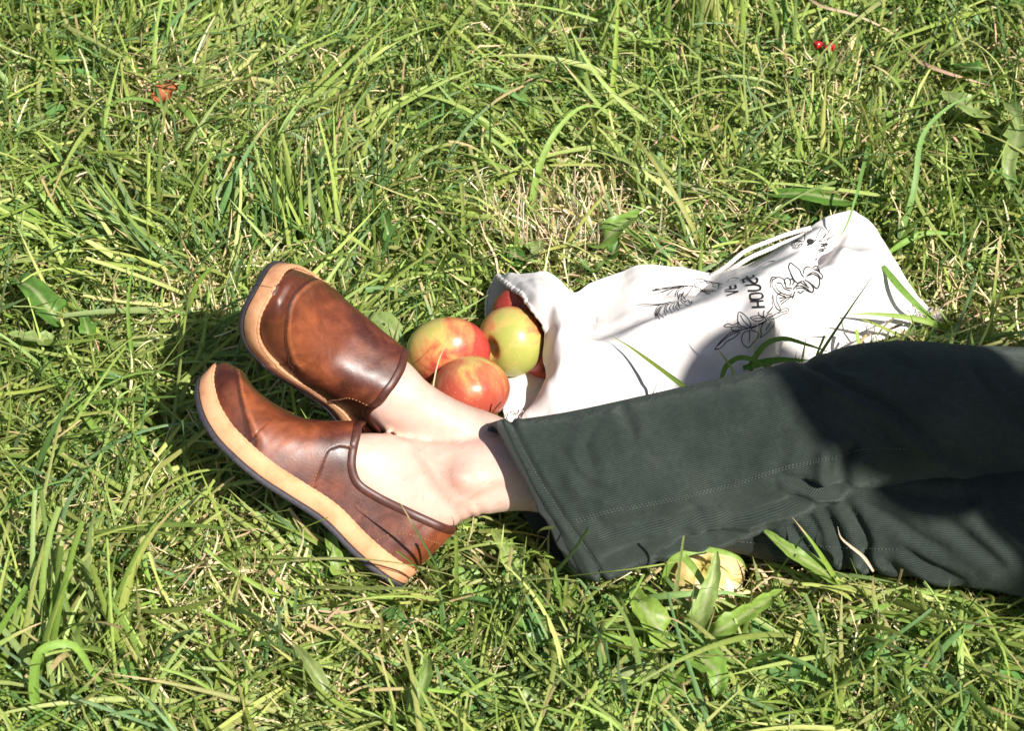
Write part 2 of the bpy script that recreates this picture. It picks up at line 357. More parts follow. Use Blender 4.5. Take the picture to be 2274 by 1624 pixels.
def make_shoe(fr, s, label):
    nx, nt_ = 260, 110
    t = (1 - np.cos(np.linspace(0, np.pi, nx))) / 2; t = .5 * t + .5 * np.linspace(0, 1, nx); xs = .0012 + .2980 * t
    th = np.linspace(0, np.pi, nt_)
    X = np.repeat(xs, nt_); TH = np.tile(th, nx)
    sx = np.clip(X / .294, 0, 1); wq = np.maximum(ww(X) - .0022, .0012)
    zs = zb(X) + .0205; top = ht(X)
    p = np.interp(X, [0, .1, .16, .22, .27, .294], [.42, .5, .72, .8, .62, .5])   # exponent: rear boxy, instep ridge-like
    cy = np.sign(np.cos(TH)) * np.abs(np.cos(TH)) ** (p * .92); sz = np.abs(np.sin(TH)) ** (p * 1.0)
    Y = YC(X, s) * (1 - .4 * sz) + wq * cy; Z = zs - .004 + (top - zs + .004) * sz
    # leather overlays
    E = ((X - .186) / .0965) ** 2 + ((Y - YC(X, s)) / .0462) ** 2 * np.where(X > .19, 1, 1)
    Ed = (np.sqrt(E) - 1) * .047
    apron = (X > .188) & (E > 1)
    dark = np.where(apron, .5, 0.)
    off = np.where(X > .186, .0016 / (1 + np.exp(np.clip(Ed / .0006, -30, 30))), .0016)
    dsm = polydist(X, Z, SEAM); front = inpoly(X, Z, [(.135, .0), (.135, .012), (.141, .025), (.148, .040), (.1515, .050), (.147, .060), (.136, .068), (.13, .1), (.4, .1), (.4, -.1), (.135, -.1)])
    off = off + np.where(front & (X < .2), .0014, 0) * np.clip((.195 - X) / .045, 0, 1) * np.clip(dsm / .0008, 0, 1)
    dark = np.maximum(dark, np.where(dsm < .0012, .7, 0)); dark = np.maximum(dark, np.where((Ed > -.0002) & (Ed < .0016) & (X > .188), .85, 0)); dark = np.where((Ed < -.0002) & (Ed > -.0026) & (X > .205), -.22, dark); off = off + np.where(X > .188, .0011 * np.clip((X - .195) / .03, 0, 1) * np.exp(-((Ed + .0016) / .0013) ** 2), 0)  # pale strip just inside the toe seam: highlight of the raised lip, painted
    dark = np.where((~front) & (X < .152), np.maximum(dark, .12), dark)
    # soft flex creases over the ball
    rad = nrm(np.array([0, .0, 1.]))
    cr = np.zeros_like(X); fx_ = .12
    for cx, sl, am, wd in ((.183, .18, .0011, .0035), (.196, .1, .0009, .003), (.17, .25, .0011, .004), (.21, -.05, .0007, .003)):
        cr -= fx_ * am * np.exp(-((X - cx - sl * (Y) * .6 - .003 * np.sin(Y * 160)) / wd) ** 2)
    cr += (vnoise(X, Z + Y * .7, 9, 60) - .5) * .0008
    # approximate normals
    P3 = np.stack([X, Y, Z], 1).reshape(nx, nt_, 3)
    du = np.gradient(P3, axis=0); dv = np.gradient(P3, axis=1); N = np.cross(dv, du); N /= np.linalg.norm(N, axis=2)[..., None] + 1e-12
    cen = np.stack([X, YC(X, s), zs + .01], 1).reshape(nx, nt_, 3)
    sg = np.sign(((P3 - cen) * N).sum(2)); N *= np.where(sg == 0, 1, sg)[..., None]
    P4 = P3 + N * (off + cr).reshape(nx, nt_)[..., None]
    Vl = P4.reshape(-1, 3); F = gridF(nx, nt_)
    full = bvh(Vl, F)
    ins = inpoly(Vl[:, 0], Vl[:, 2], OPEN)
    keep = ~(ins[F].any(1)); Fk = F[keep]
    used = np.unique(Fk); mp = -np.ones(len(Vl), int); mp[used] = np.arange(len(used))
    # thickness: inner shell
    Vo = Vl[used]; Vi = (P4 - N * .0022).reshape(-1, 3)[used]; Fo = mp[Fk]
    Va = np.concatenate([Vo, Vi]); Fa = np.concatenate([Fo[:, ::-1], Fo + len(Vo)])
    d2 = np.concatenate([dark[used], np.full(len(used), .8)])
    sh = obj('shoe', toW(fr, Va), Fa, M['leather'], person, attrs={'dark': ('FLOAT', 'POINT', d2)})
    tag(sh, label)
    SOLID.append((toW(fr, Vl), F, 'shoe'))
    W = toW(fr, Vl); fb = bvh(W, F)
    obj('outsole', *slab(fr, s, 0, .0062, .0030), M['outsole'], sh)
    mv, mf = slab(fr, s, .0064, .0240, .0022); obj('midsole', mv, mf, M['mid'], sh)
    SOLID.append((*slab(fr, s, 0, .026, .003), 'shoe'))
    # welt rand: a narrow raised rim where the stitching runs
    sides = {}
    for sd in (1, -1):
        pts = []
        for x in np.r_[.3005 - .0305 * np.linspace(0.03, 1, 14) ** 2, np.linspace(.262, .03, 50), np.linspace(.024, .002, 8)]:
            pts.append((x, YC(x, s) + sd * (float(ww(np.array([x]))[0]) + .0004), float(zb(np.array([x]))[0]) + .0240))
        sides[sd] = np.array(pts)
    rim = toW(fr, resample(np.concatenate([sides[1][::-1], sides[-1]]), step=.002))
    obj('welt', *tube(rim, .0017 * (1 + .15 * np.sin(np.arange(len(rim)) * 1.7)), 8), M['mid'], sh)
    ms = bvh(mv, mf)
    for sd in (1, -1):
        q = sides[sd][5:-5] + np.array([0, sd * .003, -.0040]); V_, F_ = dashes(ms, toW(fr, q), .0004, .0034, .0008, .0048)
        obj('welt_stitching', V_, F_, M['stitch'], sh)
    # topline binding
    tl = np.array(OPEN[1:-1]); tl[0] = (.1475, .0905); tl[-1] = (.003, .0845); tl = resample(tl[:], n=70)
    path = []
    for sd in (1, -1):
        pp = []
        for x, z in tl:
            h = full.ray_cast(Vector((max(x, .0035), sd * .2, min(z, float(ht(np.array([x]))[0]) - .0008))), Vector((0, -sd, 0)))
            if h[0] is not None: pp.append(np.array(h[0]))
        path.append(pp)
    mid_ = []
    for y in np.linspace(.9, -.9, 9) * abs(path[0][0][1]):
        h = full.ray_cast(Vector((.1475, y, .3)), Vector((0, 0, -1)))
        if h[0] is not None: mid_.append(np.array(h[0]))
    loop = path[0][::-1] + mid_ + path[1]
    loop = resample(lin(loop, 110), n=150)
    for _ in range(3): loop[1:-1] = (loop[:-2] + 2 * loop[1:-1] + loop[2:]) / 4
    Tt = np.gradient(loop, axis=0); Vb = []; stp = []
    for q, tg in zip(loop, Tt):
        h = full.find_nearest(Vector(q)); Nn = np.array(h[1]); cc = np.array([q[0], 0, .03])
        if Nn @ (q - cc) < 0: Nn = -Nn
        tg = nrm(tg); d = nrm(np.cross(tg, Nn))
        away = np.array([.05, 0, -.05]) if q[0] > .11 else np.array([0, 0, -1.])
        if q[0] > .11: away = np.array([1., 0, -.3])
        if d @ away < 0: d = -d
        for a, b in ((-.0010, -.0030), (-.0016, .0000), (-.0006, .0012), (.003, .0014), (.0066, .0010), (.0076, .0002), (.0072, -.0012)): Vb.append(q + d * a + Nn * b)
        stp.append(q + d * .0058)
    obj('topline_binding', toW(fr, Vb), gridF(150, 7), M['binding'], sh)
    for nm, pl in (('vamp_seam_stitching', SEAM + np.array([.0028, .0])), ('heel_seam_stitching', COUNTER)):
        for sd in (1, -1):
            pp = []
            for x, z in pl:
                h = full.ray_cast(Vector((x, sd * .2, z)), Vector((0, -sd, 0)))
                if h[0] is not None: pp.append(np.array(h[0]))
            if len(pp) > 4:
                V_, F_ = dashes(fb, toW(fr, np.array(pp)), .0003, .0024, .0008, .0038); obj(nm, V_, F_, M['tanstitch'], sh)
    for sd in (1, -1):   # stitches of the toe apron
        a = np.linspace(0.02, math.pi / 2, 40); xx = .186 + .0985 * np.sin(a); yy = sd * .0475 * np.cos(a); pp = []
        for x, y in zip(xx, yy):
            h = full.ray_cast(Vector((x, YC(x, s) + y, .3)), Vector((0, 0, -1)))
            if h[0] is not None: pp.append(np.array(h[0]))
        V_, F_ = dashes(fb, toW(fr, np.array(pp)), .0003, .0024, .0008, .0038); obj('toe_stitching', V_, F_, M['stitch'], sh)
    bb = bvh(toW(fr, Vb), gridF(150, 7)); V_, F_ = dashes(bb, toW(fr, np.array(stp)), .0004, .0022, .0008, .0038); obj('binding_stitching', V_, F_, M['stitch'], sh)
    return sh

def sec(top, bot, z, b, zz=None):
    c = P((top[0] + bot[0]) / 2, (top[1] + bot[1]) / 2, z); d = depth(c)
    T, Bm = PD(*top, d), PD(*bot, d)
    return (T + Bm) / 2, (T - Bm) / 2, FV * b
nearS = [sec((1106, 938), (1284, 1274), .104, .050), sec((1118, 936), (1300, 1285), .105, .051), sec((1150, 932), (1336, 1286), .106, .053), sec((1250, 917), (1425, 1258), .110, .064), sec((1400, 885), (1520, 1228), .115, .064), sec((1520, 858), (1590, 1206), .122, .064),
         sec((1700, 817), (1710, 1178), .138, .066), sec((1800, 797), (1800, 1140), .152, .068), sec((1900, 765), (1900, 1098), .172, .072), sec((2000, 757), (2010, 1072), .182, .076),
         sec((2150, 766), (2150, 1066), .176, .078), sec((2330, 772), (2330, 1072), .165, .08), sec((2560, 760), (2560, 1085), .150, .085), sec((2800, 745), (2800, 1100), .140, .09)]
farS = [sec((1215, 985), (1262, 1215), .066, .050), sec((1300, 1000), (1330, 1200), .066, .048), sec((1450, 1010), (1470, 1205), .064, .046), sec((1600, 1015), (1620, 1225), .064, .048), sec((1700, 1010), (1710, 1246), .068, .052),
        sec((1850, 1005), (1850, 1260), .078, .056), sec((2000, 1010), (2000, 1280), .088, .062), sec((2150, 1020), (2150, 1303), .095, .066), sec((2330, 1020), (2330, 1335), .105, .072), sec((2560, 1000), (2560, 1360), .12, .085), sec((2800, 980), (2800, 1330), .13, .09)]
# ---- the body: feet, legs, torso, arms and head as one remeshed skin
def ell_loft(c, a, b, n=28, ex=1.0, m=None):
    c, a, b = (np.asarray(v, float) for v in (c, a, b))
    t = np.r_[0, np.cumsum(np.linalg.norm(np.diff(c, axis=0), axis=1))]
    m = m or max(12, int(t[-1] / .006)); tt = np.linspace(0, t[-1], m)
    c, a, b = cubic(t, c, tt), cubic(t, a, tt), cubic(t, b, tt)
    # round ends
    th = np.linspace(0, 2 * np.pi, n, endpoint=False)
    V = c[:, None] + np.cos(th)[None, :, None] * a[:, None] + np.sin(th)[None, :, None] * b[:, None]
    V = V.reshape(-1, 3); F = gridF(m, n, True).tolist(); F.append(list(range(n))[::-1]); F.append([(m - 1) * n + k for k in range(n)])
    return V, F
def foot_leg(fr, s, extra):
    st = [((.262, .003), (.262, .018), .020), ((.25, .0), (.248, .023), .032), ((.22, .0), (.22, .029), .038), ((.19, .002), (.19, .040), .038), ((.16, .004), (.155, .070), .032),
          ((.12, .014), (.130, .0955), .032), ((.066, .018), (.107, .110), .0305), ((.034, .028), (.088, .124), .031), ((.012, .052), (.0725, .1395), .032),
          ((.0035, .086), (.059, .157), .034), ((-.011, .116), (.046, .174), .0345), ((-.029, .140), (.030, .196), .034)]
    c = []; a = []; b = []
    for (bx, bz), (tx, tz), hw in st:
        y0 = YC(bx, s) * .6
        c.append(toW(fr, [(bx + tx) / 2, y0, (bz + tz) / 2])); a.append(fr[0] @ np.array([(tx - bx) / 2, 0, (tz - bz) / 2])); b.append(fr[0] @ np.array([0, hw, 0]))
    for p, ra, rb in extra:
        ax = nrm(np.array([.05, .3, 1.])); c.append(np.array(p)); a.append(nrm(UV) * ra); b.append(FV * rb)
    # heel ball
    return ell_loft(c, a, b, 40)
def sphere(c, r, sc=(1, 1, 1), n=20, rotm=None):
    th = np.linspace(0, np.pi, n); ph = np.linspace(0, 2 * np.pi, 2 * n, endpoint=False)
    V = np.stack([np.outer(np.sin(th), np.cos(ph)), np.outer(np.sin(th), np.sin(ph)), np.outer(np.cos(th), np.ones(2 * n))], -1).reshape(-1, 3) * np.array(sc) * r
    if rotm is not None: V = V @ rotm.T
    return V + np.array(c), gridF(n, 2 * n, True)
legN_ax = [PD(1190, 1040, 0), ]
dN = depth(toW(SHN, [.01, 0, .15]))
exN = [(s_[0] + (UV * .004 if k < 3 else 0), [.042, .044, .046, .048][k] if k < 4 else np.linalg.norm(s_[1]) * .74, min([.040, .042, .044, .046][k] if k < 4 else 9, np.linalg.norm(s_[2]) * .74)) for k, s_ in enumerate(nearS[3:])]
dF = depth(toW(SHF, [.01, 0, .15]))
exF = [(s_[0], min(.042 + .004 * k, np.linalg.norm(s_[1]) * .74), min(.036 + .003 * k, np.linalg.norm(s_[2]) * .74)) for k, s_ in enumerate(farS[1:])]
hipF = P(2760, 900, .13); hipN = P(2760, 1120, .13); pel = (hipF + hipN) / 2 + np.array([.03, 0, .0])
HEAD = pel + np.array([.40, 0, .56])
chest = np.array([pel[0] + .24, pel[1], .38]); neck = HEAD + np.array([.02, 0, -.135]); shz = neck[2] - .045
X_, Y_ = np.array([1., 0, 0]), np.array([0, 1., 0])
parts = [foot_leg(SHN, 1, exN), foot_leg(SHF, -1, exF),
         ell_loft([pel + [0, 0, -.07], pel, pel + [.02, 0, .10], chest - [0, 0, .08], chest + [0, 0, .06], [chest[0], HEAD[1], shz], neck, neck + [-.005, 0, .06]],
                  [Y_ * v for v in (.13, .175, .15, .15, .17, .165, .06, .055)], [X_ * v for v in (.09, .12, .10, .10, .11, .075, .058, .055)], 36)]
hd = HEAD
parts += [sphere(hd + [0, 0, .02], .1, (.96, .78, 1.1)), sphere(hd + [-.03, 0, -.06], .06, (.9, .85, .9)), sphere(hd + [-.098, 0, -.01], .016, (1, .8, 1.7)),
          sphere(hd + [.005, .078, .0], .02, (.9, .4, 1.5)), sphere(hd + [.005, -.078, .0], .02, (.9, .4, 1.5))]
hands = []
for sd in (-1, 1):
    shd = np.array([chest[0], HEAD[1] + sd * .19, shz - .02]); hnd = np.array([pel[0] + .60, pel[1] + sd * .30, .035]); elb = (shd + hnd) / 2 + np.array([.04, sd * .03, .0])
    d = nrm(hnd - elb); sA = nrm(np.cross(d, Y_)); sB = np.cross(d, sA)
    parts.append(ell_loft([shd + [-.0, -sd * .03, 0], shd + (elb - shd) * .3, elb, elb + (hnd - elb) * .4, hnd + [0, 0, .03]], [sA * v for v in (.05, .05, .04, .042, .026)], [sB * v for v in (.055, .05, .04, .038, .032)], 20))
    pw = hnd + [.045, 0, .0]
    parts.append(ell_loft([hnd + [0, 0, .025], hnd + [.03, 0, .008], hnd + [.09, 0, .0]], [Y_ * .03, Y_ * .04, Y_ * .043], [np.array([0, 0, 1.]) * v for v in (.022, .018, .013)], 16))
    for k, (off, ln) in enumerate(((-.034, .062), (-.012, .074), (.011, .078), (.033, .068))):
        o_ = hnd + [.082, off, 0]; tip = o_ + [ln, off * .45, -.008]
        v, f_ = tube([o_, o_ + (tip - o_) * .5 + [0, 0, .006], tip], [.0095, .0088, .0072], 10); parts.append((v, f_)); parts.append(sphere(tip, .0072, n=8))
    o_ = hnd + [.02, -sd * .03, 0]; tip = o_ + [.045, -sd * .045, -.006]
    v, f_ = tube([o_, (o_ + tip) / 2 + [0, 0, .004], tip], [.013, .011, .009], 10); parts.append((v, f_)); parts.append(sphere(tip, .009, n=8))
V, F = join(parts)
tmp = bpy.data.objects.new('tmp_body', fast_mesh('tmp', V, F)); C.collection.objects.link(tmp)
md = tmp.modifiers.new('r', 'REMESH'); md.mode = 'VOXEL'; md.voxel_size = .0042
md2 = tmp.modifiers.new('s', 'SMOOTH'); md2.iterations = 4; md2.factor = .5
dg = bpy.context.evaluated_depsgraph_get(); me = bpy.data.meshes.new_from_object(tmp.evaluated_get(dg))
nv = len(me.vertices); BV = np.empty(nv * 3); me.vertices.foreach_get('co', BV); BV = BV.reshape(-1, 3)
BF = np.empty(len(me.loops), int); me.loops.foreach_get('vertex_index', BF)
lt = np.array([p.loop_total for p in me.polygons]); 
if (lt == 4).all(): BF = BF.reshape(-1, 4)
else:
    ls = np.array([p.loop_start for p in me.polygons]); BF = [BF[a:a + b].tolist() for a, b in zip(ls, lt)]
NR = np.empty(nv * 3); me.vertices.foreach_get('normal', NR); NR = NR.reshape(-1, 3)
bpy.data.objects.remove(tmp)
pj = proj(BV); fac = NR @ FV < .2
red = np.zeros(nv); disp = np.zeros(nv)
nearleg = np.abs((BV - CAM) @ FV - dN) < .09
def gau(cx, cy, sx, sy, ang=0):
    a = R_(ang); dx, dy = pj[:, 0] - cx, pj[:, 1] - cy
    u_, v_ = dx * math.cos(a) + dy * math.sin(a), -dx * math.sin(a) + dy * math.cos(a)
    return np.exp(-(u_ / sx) ** 2 - (v_ / sy) ** 2) * fac * nearleg
for g, am in (((1030, 1064, 34, 28, 20), .0115), ((1070, 1112, 50, 18, -28), -.0050), ((1000, 1125, 50, 16, 40), -.0018), ((1130, 1085, 60, 20, -12), -.0025), ((955, 1040, 60, 9, 55), .0030), ((890, 985, 50, 6, 30), .0012), ((860, 960, 40, 5, 60), .0009), ((1010, 1000, 60, 6, -20), .0009),
              ((930, 1010, 70, 8, 35), .0024), ((880, 1040, 60, 7, 20), -.0012), ((1046, 1150, 24, 7, 50), -.0030), ((1068, 1141, 24, 7, 55), -.0024), ((1028, 1160, 24, 7, 45), -.0020), ((960, 985, 60, 16, 5), .0012)):
    disp += am * gau(*g)
BV += NR * disp[:, None]
red = .42 * gau(1032, 1068, 34, 24, 15) + .14 * gau(1010, 1120, 80, 30, 30) + .10 * gau(900, 1050, 50, 40)
ff = fac & (pj[:, 0] < 1140) & ~nearleg
red = red + .12 * np.exp(-((pj[:, 0] - 960) / 40) ** 2 - ((pj[:, 1] - 850) / 30) ** 2) * ff
red = np.clip(red + (vnoise(pj[:, 0], pj[:, 1], 5, .02) - .5) * .16 + (vnoise(pj[:, 0], pj[:, 1], 6, .07) - .5) * .12, 0, 1)
body = obj('body', BV, BF, M['skin'], person, attrs={'red': ('FLOAT', 'POINT', red)}, solid=True)
bodyB = bvh(BV, BF)
# fine leg hair
hs = []
for k in range(80):
    px, py = random.uniform(820, 1190), random.uniform(940, 1135)
    if px < 1000 and random.random() < .75: continue
    h = bodyB.ray_cast(Vector(CAM), Vector(nrm(ray(px, py))))
    if h[0] is None or h[1].dot(Vector(FV)) > 0: continue
    p0 = np.array(h[0]); N0 = np.array(h[1]); t = nrm(-RV * random.uniform(.3, 1) - UV * random.uniform(.2, 1.2) + RV * random.uniform(-.2, .3)); t = nrm(t - N0 * (t @ N0))
    L = random.uniform(.004, .009); s_ = nrm(np.cross(t, N0)) * .00008; cu = np.cross(t, N0) * random.uniform(-.35, .35)
    q = [p0 + t * L * u_ + N0 * (.0012 * math.sin(u_ * 3)) + cu * L * u_ * u_ for u_ in (0, .35, .7, 1)]
    hs.append((np.array([x_ + sg * s_ for x_ in q for sg in (1, -1)]), gridF(4, 2)))
tag(obj('leg_hair', *join(hs), M['bodyhair'], body), kind='stuff')
# head details and hair (out of the photo's frame)
obj('hair', *join([sphere(hd + [.022, 0, .045], .105, (.96, .86, 1.05))]), M['hair'], body)
for sd in (-1, 1):
    e = obj('eye', *sphere(hd + [-.083, sd * .03, .012], .011, n=10), M['eye'], body)
obj('mouth', *sphere(hd + [-.082, 0, -.062], .018, (.4, 1.1, .35), n=10), M['lips'], body)
sv = [ell_loft([pel + [0, 0, .02], pel + [.02, 0, .10], chest - [0, 0, .08], chest + [0, 0, .06], [chest[0], HEAD[1], shz + .005], neck + [0, 0, -.02]],
               [Y_ * v for v in (.20, .175, .168, .188, .185, .07)], [X_ * v for v in (.145, .125, .12, .125, .09, .068)], 40)]
for sd in (-1, 1):
    shd = np.array([chest[0], HEAD[1] + sd * .19, shz - .02]); hnd = np.array([pel[0] + .60, pel[1] + sd * .30, .035]); elb = (shd + hnd) / 2 + np.array([.04, sd * .03, .0])
    d = nrm(hnd - elb); sA = nrm(np.cross(d, Y_)); sB = np.cross(d, sA)
    sv.append(ell_loft([shd + [0, -sd * .05, 0], shd + (elb - shd) * .3, elb, elb + (hnd - elb) * .5, elb + (hnd - elb) * .8], [sA * v for v in (.06, .062, .052, .05, .038)], [sB * v for v in (.065, .062, .052, .046, .042)], 24))
obj('shirt', *join(sv), M['shirt'], person)

make_shoe(SHN, 1, 'near brown leather slip-on shoe seen from its side')
make_shoe(SHF, -1, 'far brown leather slip-on shoe with its vamp facing the camera')

# ---- trousers
def leg_tube(secs, nth, step, ex=.85):
    c, a, b = (np.array([s_[k] for s_ in secs]) for k in range(3))
    t = np.r_[0, np.cumsum(np.linalg.norm(np.diff(c, axis=0), axis=1))]; m = int(t[-1] / step); tt = np.linspace(0, t[-1], m)
    c, a, b = cubic(t, c, tt), cubic(t, a, tt), cubic(t, b, tt)
    th = np.linspace(0, 2 * np.pi, nth) + np.pi / 2      # seam on the far side
    ct, s2 = np.cos(th), np.sin(th)
    ct = np.sign(ct) * abs(ct) ** ex; s2 = -np.sign(s2) * abs(s2) ** ex
    th2 = th
    V = c[:, None] + ct[None, :, None] * a[:, None] - s2[None, :, None] * b[:, None]
    return V, tt
def folds(V, lines, facing=True):
    n_, m_, _ = V.shape
    du = np.gradient(V, axis=0); dv = np.gradient(V, axis=1); N = np.cross(du, dv); N /= np.linalg.norm(N, axis=2)[..., None] + 1e-12
    cen = V.mean(1, keepdims=True); sg = np.sign(((V - cen) * N).sum(2, keepdims=True)); N = N * sg
    p = proj(V.reshape(-1, 3)); fc = (N.reshape(-1, 3) @ FV < .35).astype(float)
    d = np.zeros(n_ * m_)
    for pl, am, wd, taper in lines:
        pl = resample(np.array(pl, float), n=26)
        x, y = p[:, 0], p[:, 1]; best = np.full(len(x), 1e9); side = np.zeros(len(x)); tp = np.zeros(len(x))
        for k in range(25):
            a_, b_ = pl[k], pl[k + 1]; v = b_ - a_; t = np.clip(((x - a_[0]) * v[0] + (y - a_[1]) * v[1]) / (v @ v), 0, 1)
            ex_, ey_ = x - a_[0] - t * v[0], y - a_[1] - t * v[1]; ds = np.hypot(ex_, ey_); u_ = (k + t) / 25
            m = ds < best; best[m] = ds[m]; side[m] = np.sign(v[0] * ey_ - v[1] * ex_)[m]; tp[m] = u_[m]
        env = np.sin(np.clip(tp, 0.0, 1) * math.pi) ** .5 if taper == 2 else (1 - tp) ** .6 if taper == 1 else tp ** .6 if taper == -1 else 1
        s_ = best * side
        d += 1.2 * am * env * (-np.exp(-(s_ / wd) ** 2) + .75 * np.exp(-((s_ - 1.9 * wd) / (1.5 * wd)) ** 2) + .35 * np.exp(-((s_ + 2.1 * wd) / (1.6 * wd)) ** 2)) * fc
    return V + N * d.reshape(n_, m_)[..., None], N
VN, tN = leg_tube(nearS, 220, .0028, .86)
VF, tF = leg_tube(farS, 200, .0028, .86)
# the cuff opening: the far side of the near leg's hem reaches further left
k_ = np.exp(-tN / .05); jj = np.linspace(0, 2 * np.pi, 220)
farside = np.clip(np.cos(jj), 0, 1)      # seam side = far
VN[:, :, :] += (-RV * .02)[None, None, :] * (k_[:, None] * farside[None, :])[..., None]
nf = [([(1120, 905), (1152, 975), (1205, 1075), (1258, 1160), (1300, 1220), (1350, 1310)], .0032, 6, 0), ([(1900, 985), (1870, 1040), (1868, 1085)], .010, 16, 2), ([(1745, 780), (1850, 840), (1990, 915), (2100, 1010), (2200, 1050)], .0065, 11, 2), ([(1735, 1060), (1800, 1078), (1875, 1090)], .008, 9, 2),
      ([(2150, 800), (2200, 870), (2290, 960)], .004, 14, 2), ([(2020, 900), (2100, 985), (2180, 1030)], .003, 14, 2), ([(2200, 830), (2260, 880), (2330, 940)], .003, 12, 2),
      ([(1310, 1180), (1480, 1152), (1620, 1128), (1780, 1085)], .0060, 17, 2), ([(1375, 900), (1400, 950), (1412, 1010)], .0040, 12, 2), ([(1330, 930), (1300, 1000), (1330, 1060)], .003, 12, 2), ([(1600, 1150), (1680, 1135), (1800, 1100)], .005, 9, 2), ([(1850, 1000), (1840, 1040), (1850, 1080)], .005, 10, 2), ([(1450, 1225), (1560, 1190), (1660, 1170)], .004, 10, 2), ([(1270, 1010), (1330, 1030), (1420, 1050)], .002, 14, 2), ([(1250, 1000), (1300, 1070), (1370, 1110)], .002, 12, 2),
      ([(1550, 960), (1620, 980), (1700, 975)], .0012, 18, 2), ([(1480, 1170), (1550, 1185), (1660, 1150)], .003, 12, 2), ([(1310, 1270), (1400, 1215), (1490, 1190)], .003, 14, 2), ([(1540, 900), (1545, 960), (1520, 1040)], .0010, 20, 2),
      ([(1680, 830), (1700, 900), (1690, 960)], .0012, 20, 2), ([(1830, 790), (1860, 815), (1930, 830)], .003, 12, 2), ([(1960, 770), (1990, 800), (2040, 830)], .002, 14, 2)]
rngf = np.random.default_rng(4)
for k in range(34):
    x, y = rngf.uniform(1200, 1850), rngf.uniform(900, 1250); nf.append(([(x, y), (x + rngf.uniform(-30, 30), y + 40), (x + rngf.uniform(-60, 60), y + 90)], rngf.uniform(.0005, .0016), rngf.uniform(9, 22), 2))
VN, NN = folds(VN, nf)
fl = [([(1820, 1120), (1850, 1170), (1870, 1225), (1885, 1265)], .009, 9, 2), ([(1870, 1110), (1905, 1160), (1925, 1210), (1915, 1262)], .009, 9, 2), ([(1735, 1140), (1770, 1190), (1800, 1235), (1805, 1260)], .006, 7, 2), ([(1765, 1120), (1800, 1150), (1830, 1195)], .005, 7, 2),
      ([(1905, 1110), (1980, 1150), (2050, 1200), (2110, 1225)], .006, 11, 2), ([(2040, 1100), (2130, 1180), (2230, 1260)], .006, 12, 2), ([(1910, 1220), (1930, 1255), (1950, 1280)], .007, 8, 2), ([(2000, 1215), (2060, 1255), (2150, 1300)], .007, 10, 2),
      ([(2120, 1080), (2190, 1160), (2260, 1230), (2300, 1260)], .006, 11, 2), ([(2190, 1090), (2250, 1160), (2330, 1240)], .005, 11, 2), ([(1960, 1080), (2060, 1105), (2180, 1110)], .005, 12, 2), ([(1950, 1240), (2040, 1290), (2180, 1335)], .005, 9, 2),
      ([(1690, 1150), (1715, 1190), (1740, 1240)], .004, 7, 2)]
VF, NF_ = folds(VF, [(a_, b_ * .72, c_ * 1.15, d_) for a_, b_, c_, d_ in fl])
def cloth_attr(V):
    n_, m_, _ = V.shape; seg = np.linalg.norm(np.diff(V, axis=1), axis=2).mean(0); cu = np.r_[0, np.cumsum(seg)]
    return np.tile(cu, n_), np.repeat(np.arange(n_) * .0028, m_)
pv = ell_loft([P(2700, 900, .13) * [1, 1, 1] + [0, .0, 0], pel + [.0, 0, 0], pel + [.05, 0, 0]], [Y_ * .1, Y_ * .20, Y_ * .19], [np.array([0, 0, 1.]) * .09, np.array([0, 0, 1.]) * .13, np.array([0, 0, 1.]) * .14], 40)
hipw = ell_loft([pel + [0, 0, -.08], pel, pel + [.01, 0, .07]], [Y_ * .17, Y_ * .205, Y_ * .19], [X_ * .12, X_ * .15, X_ * .14], 40)
parts = [(VN.reshape(-1, 3), gridF(*VN.shape[:2])), (VF.reshape(-1, 3), gridF(*VF.shape[:2])), hipw]
V, F = join(parts)
a1, b1 = cloth_attr(VN); a2, b2 = cloth_attr(VF); pad = len(V) - len(a1) - len(a2)
trou = obj('trousers', V, F, M['cord'], person, attrs={'cu': ('FLOAT', 'POINT', np.r_[a1, a2, V[-pad:, 1]]), 'cv': ('FLOAT', 'POINT', np.r_[b1, b2, np.zeros(pad)])}, solid=True)
# inside facing of both cuffs: a turned hem, slightly smaller tube inside
for VV, NNN, nm in ((VN, NN, 'hem_facing'), (VF, NF_, 'hem_facing')):
    k = 16; cen = VV[:k].mean(1, keepdims=True); inn = VV[:k] - NNN[:k] * .0022
    e_ = (VV[0] - VV[2]) / 2; lipo = VV[0] + e_ * 2.2; lip1 = VV[0] + e_ * 1.1 + NNN[0] * .0014; ring_ = np.concatenate([VV[2:3] + NNN[2:3] * .0009, VV[1:2] + NNN[1:2] * .0012, VV[0:1] + NNN[0:1] * .0014, lip1[None], (lipo + NNN[0] * .0008)[None], (lipo - NNN[0] * .0022)[None], inn])
    obj(nm, ring_.reshape(-1, 3), gridF(k + 6, VV.shape[1]), M['hem'], trou)
trB = bvh(V, F)
def onto(bv, pts):
    out = []
    for px, py in pts:
        h = bv.ray_cast(Vector(CAM), Vector(nrm(ray(px, py))))
        if h[0] is not None: out.append(np.array(h[0]))
    return np.array(out)
for pl in ([(1280, 1155), (1349, 1134), (1430, 1120), (1512, 1103), (1622, 1076), (1746, 1037), (1854, 1014), (1912, 999), (2015, 997)], [(1283, 1160), (1350, 1139), (1431, 1125), (1513, 1108), (1623, 1081), (1747, 1042), (1855, 1019)],
           [(1128, 940), (1165, 1010), (1215, 1095), (1262, 1165), (1300, 1215), (1335, 1268)],
           [(1640, 1203), (1700, 1208), (1800, 1212), (1900, 1218), (1990, 1220)]):
    q = onto(trB, resample(pl, step=4))
    if len(q) > 5:
        V_, F_ = dashes(trB, resample(q, step=.002), .0004, .0024, .0008, .0036, hint=-FV); obj('trouser_stitching', V_, F_, M['greystitch'], trou)

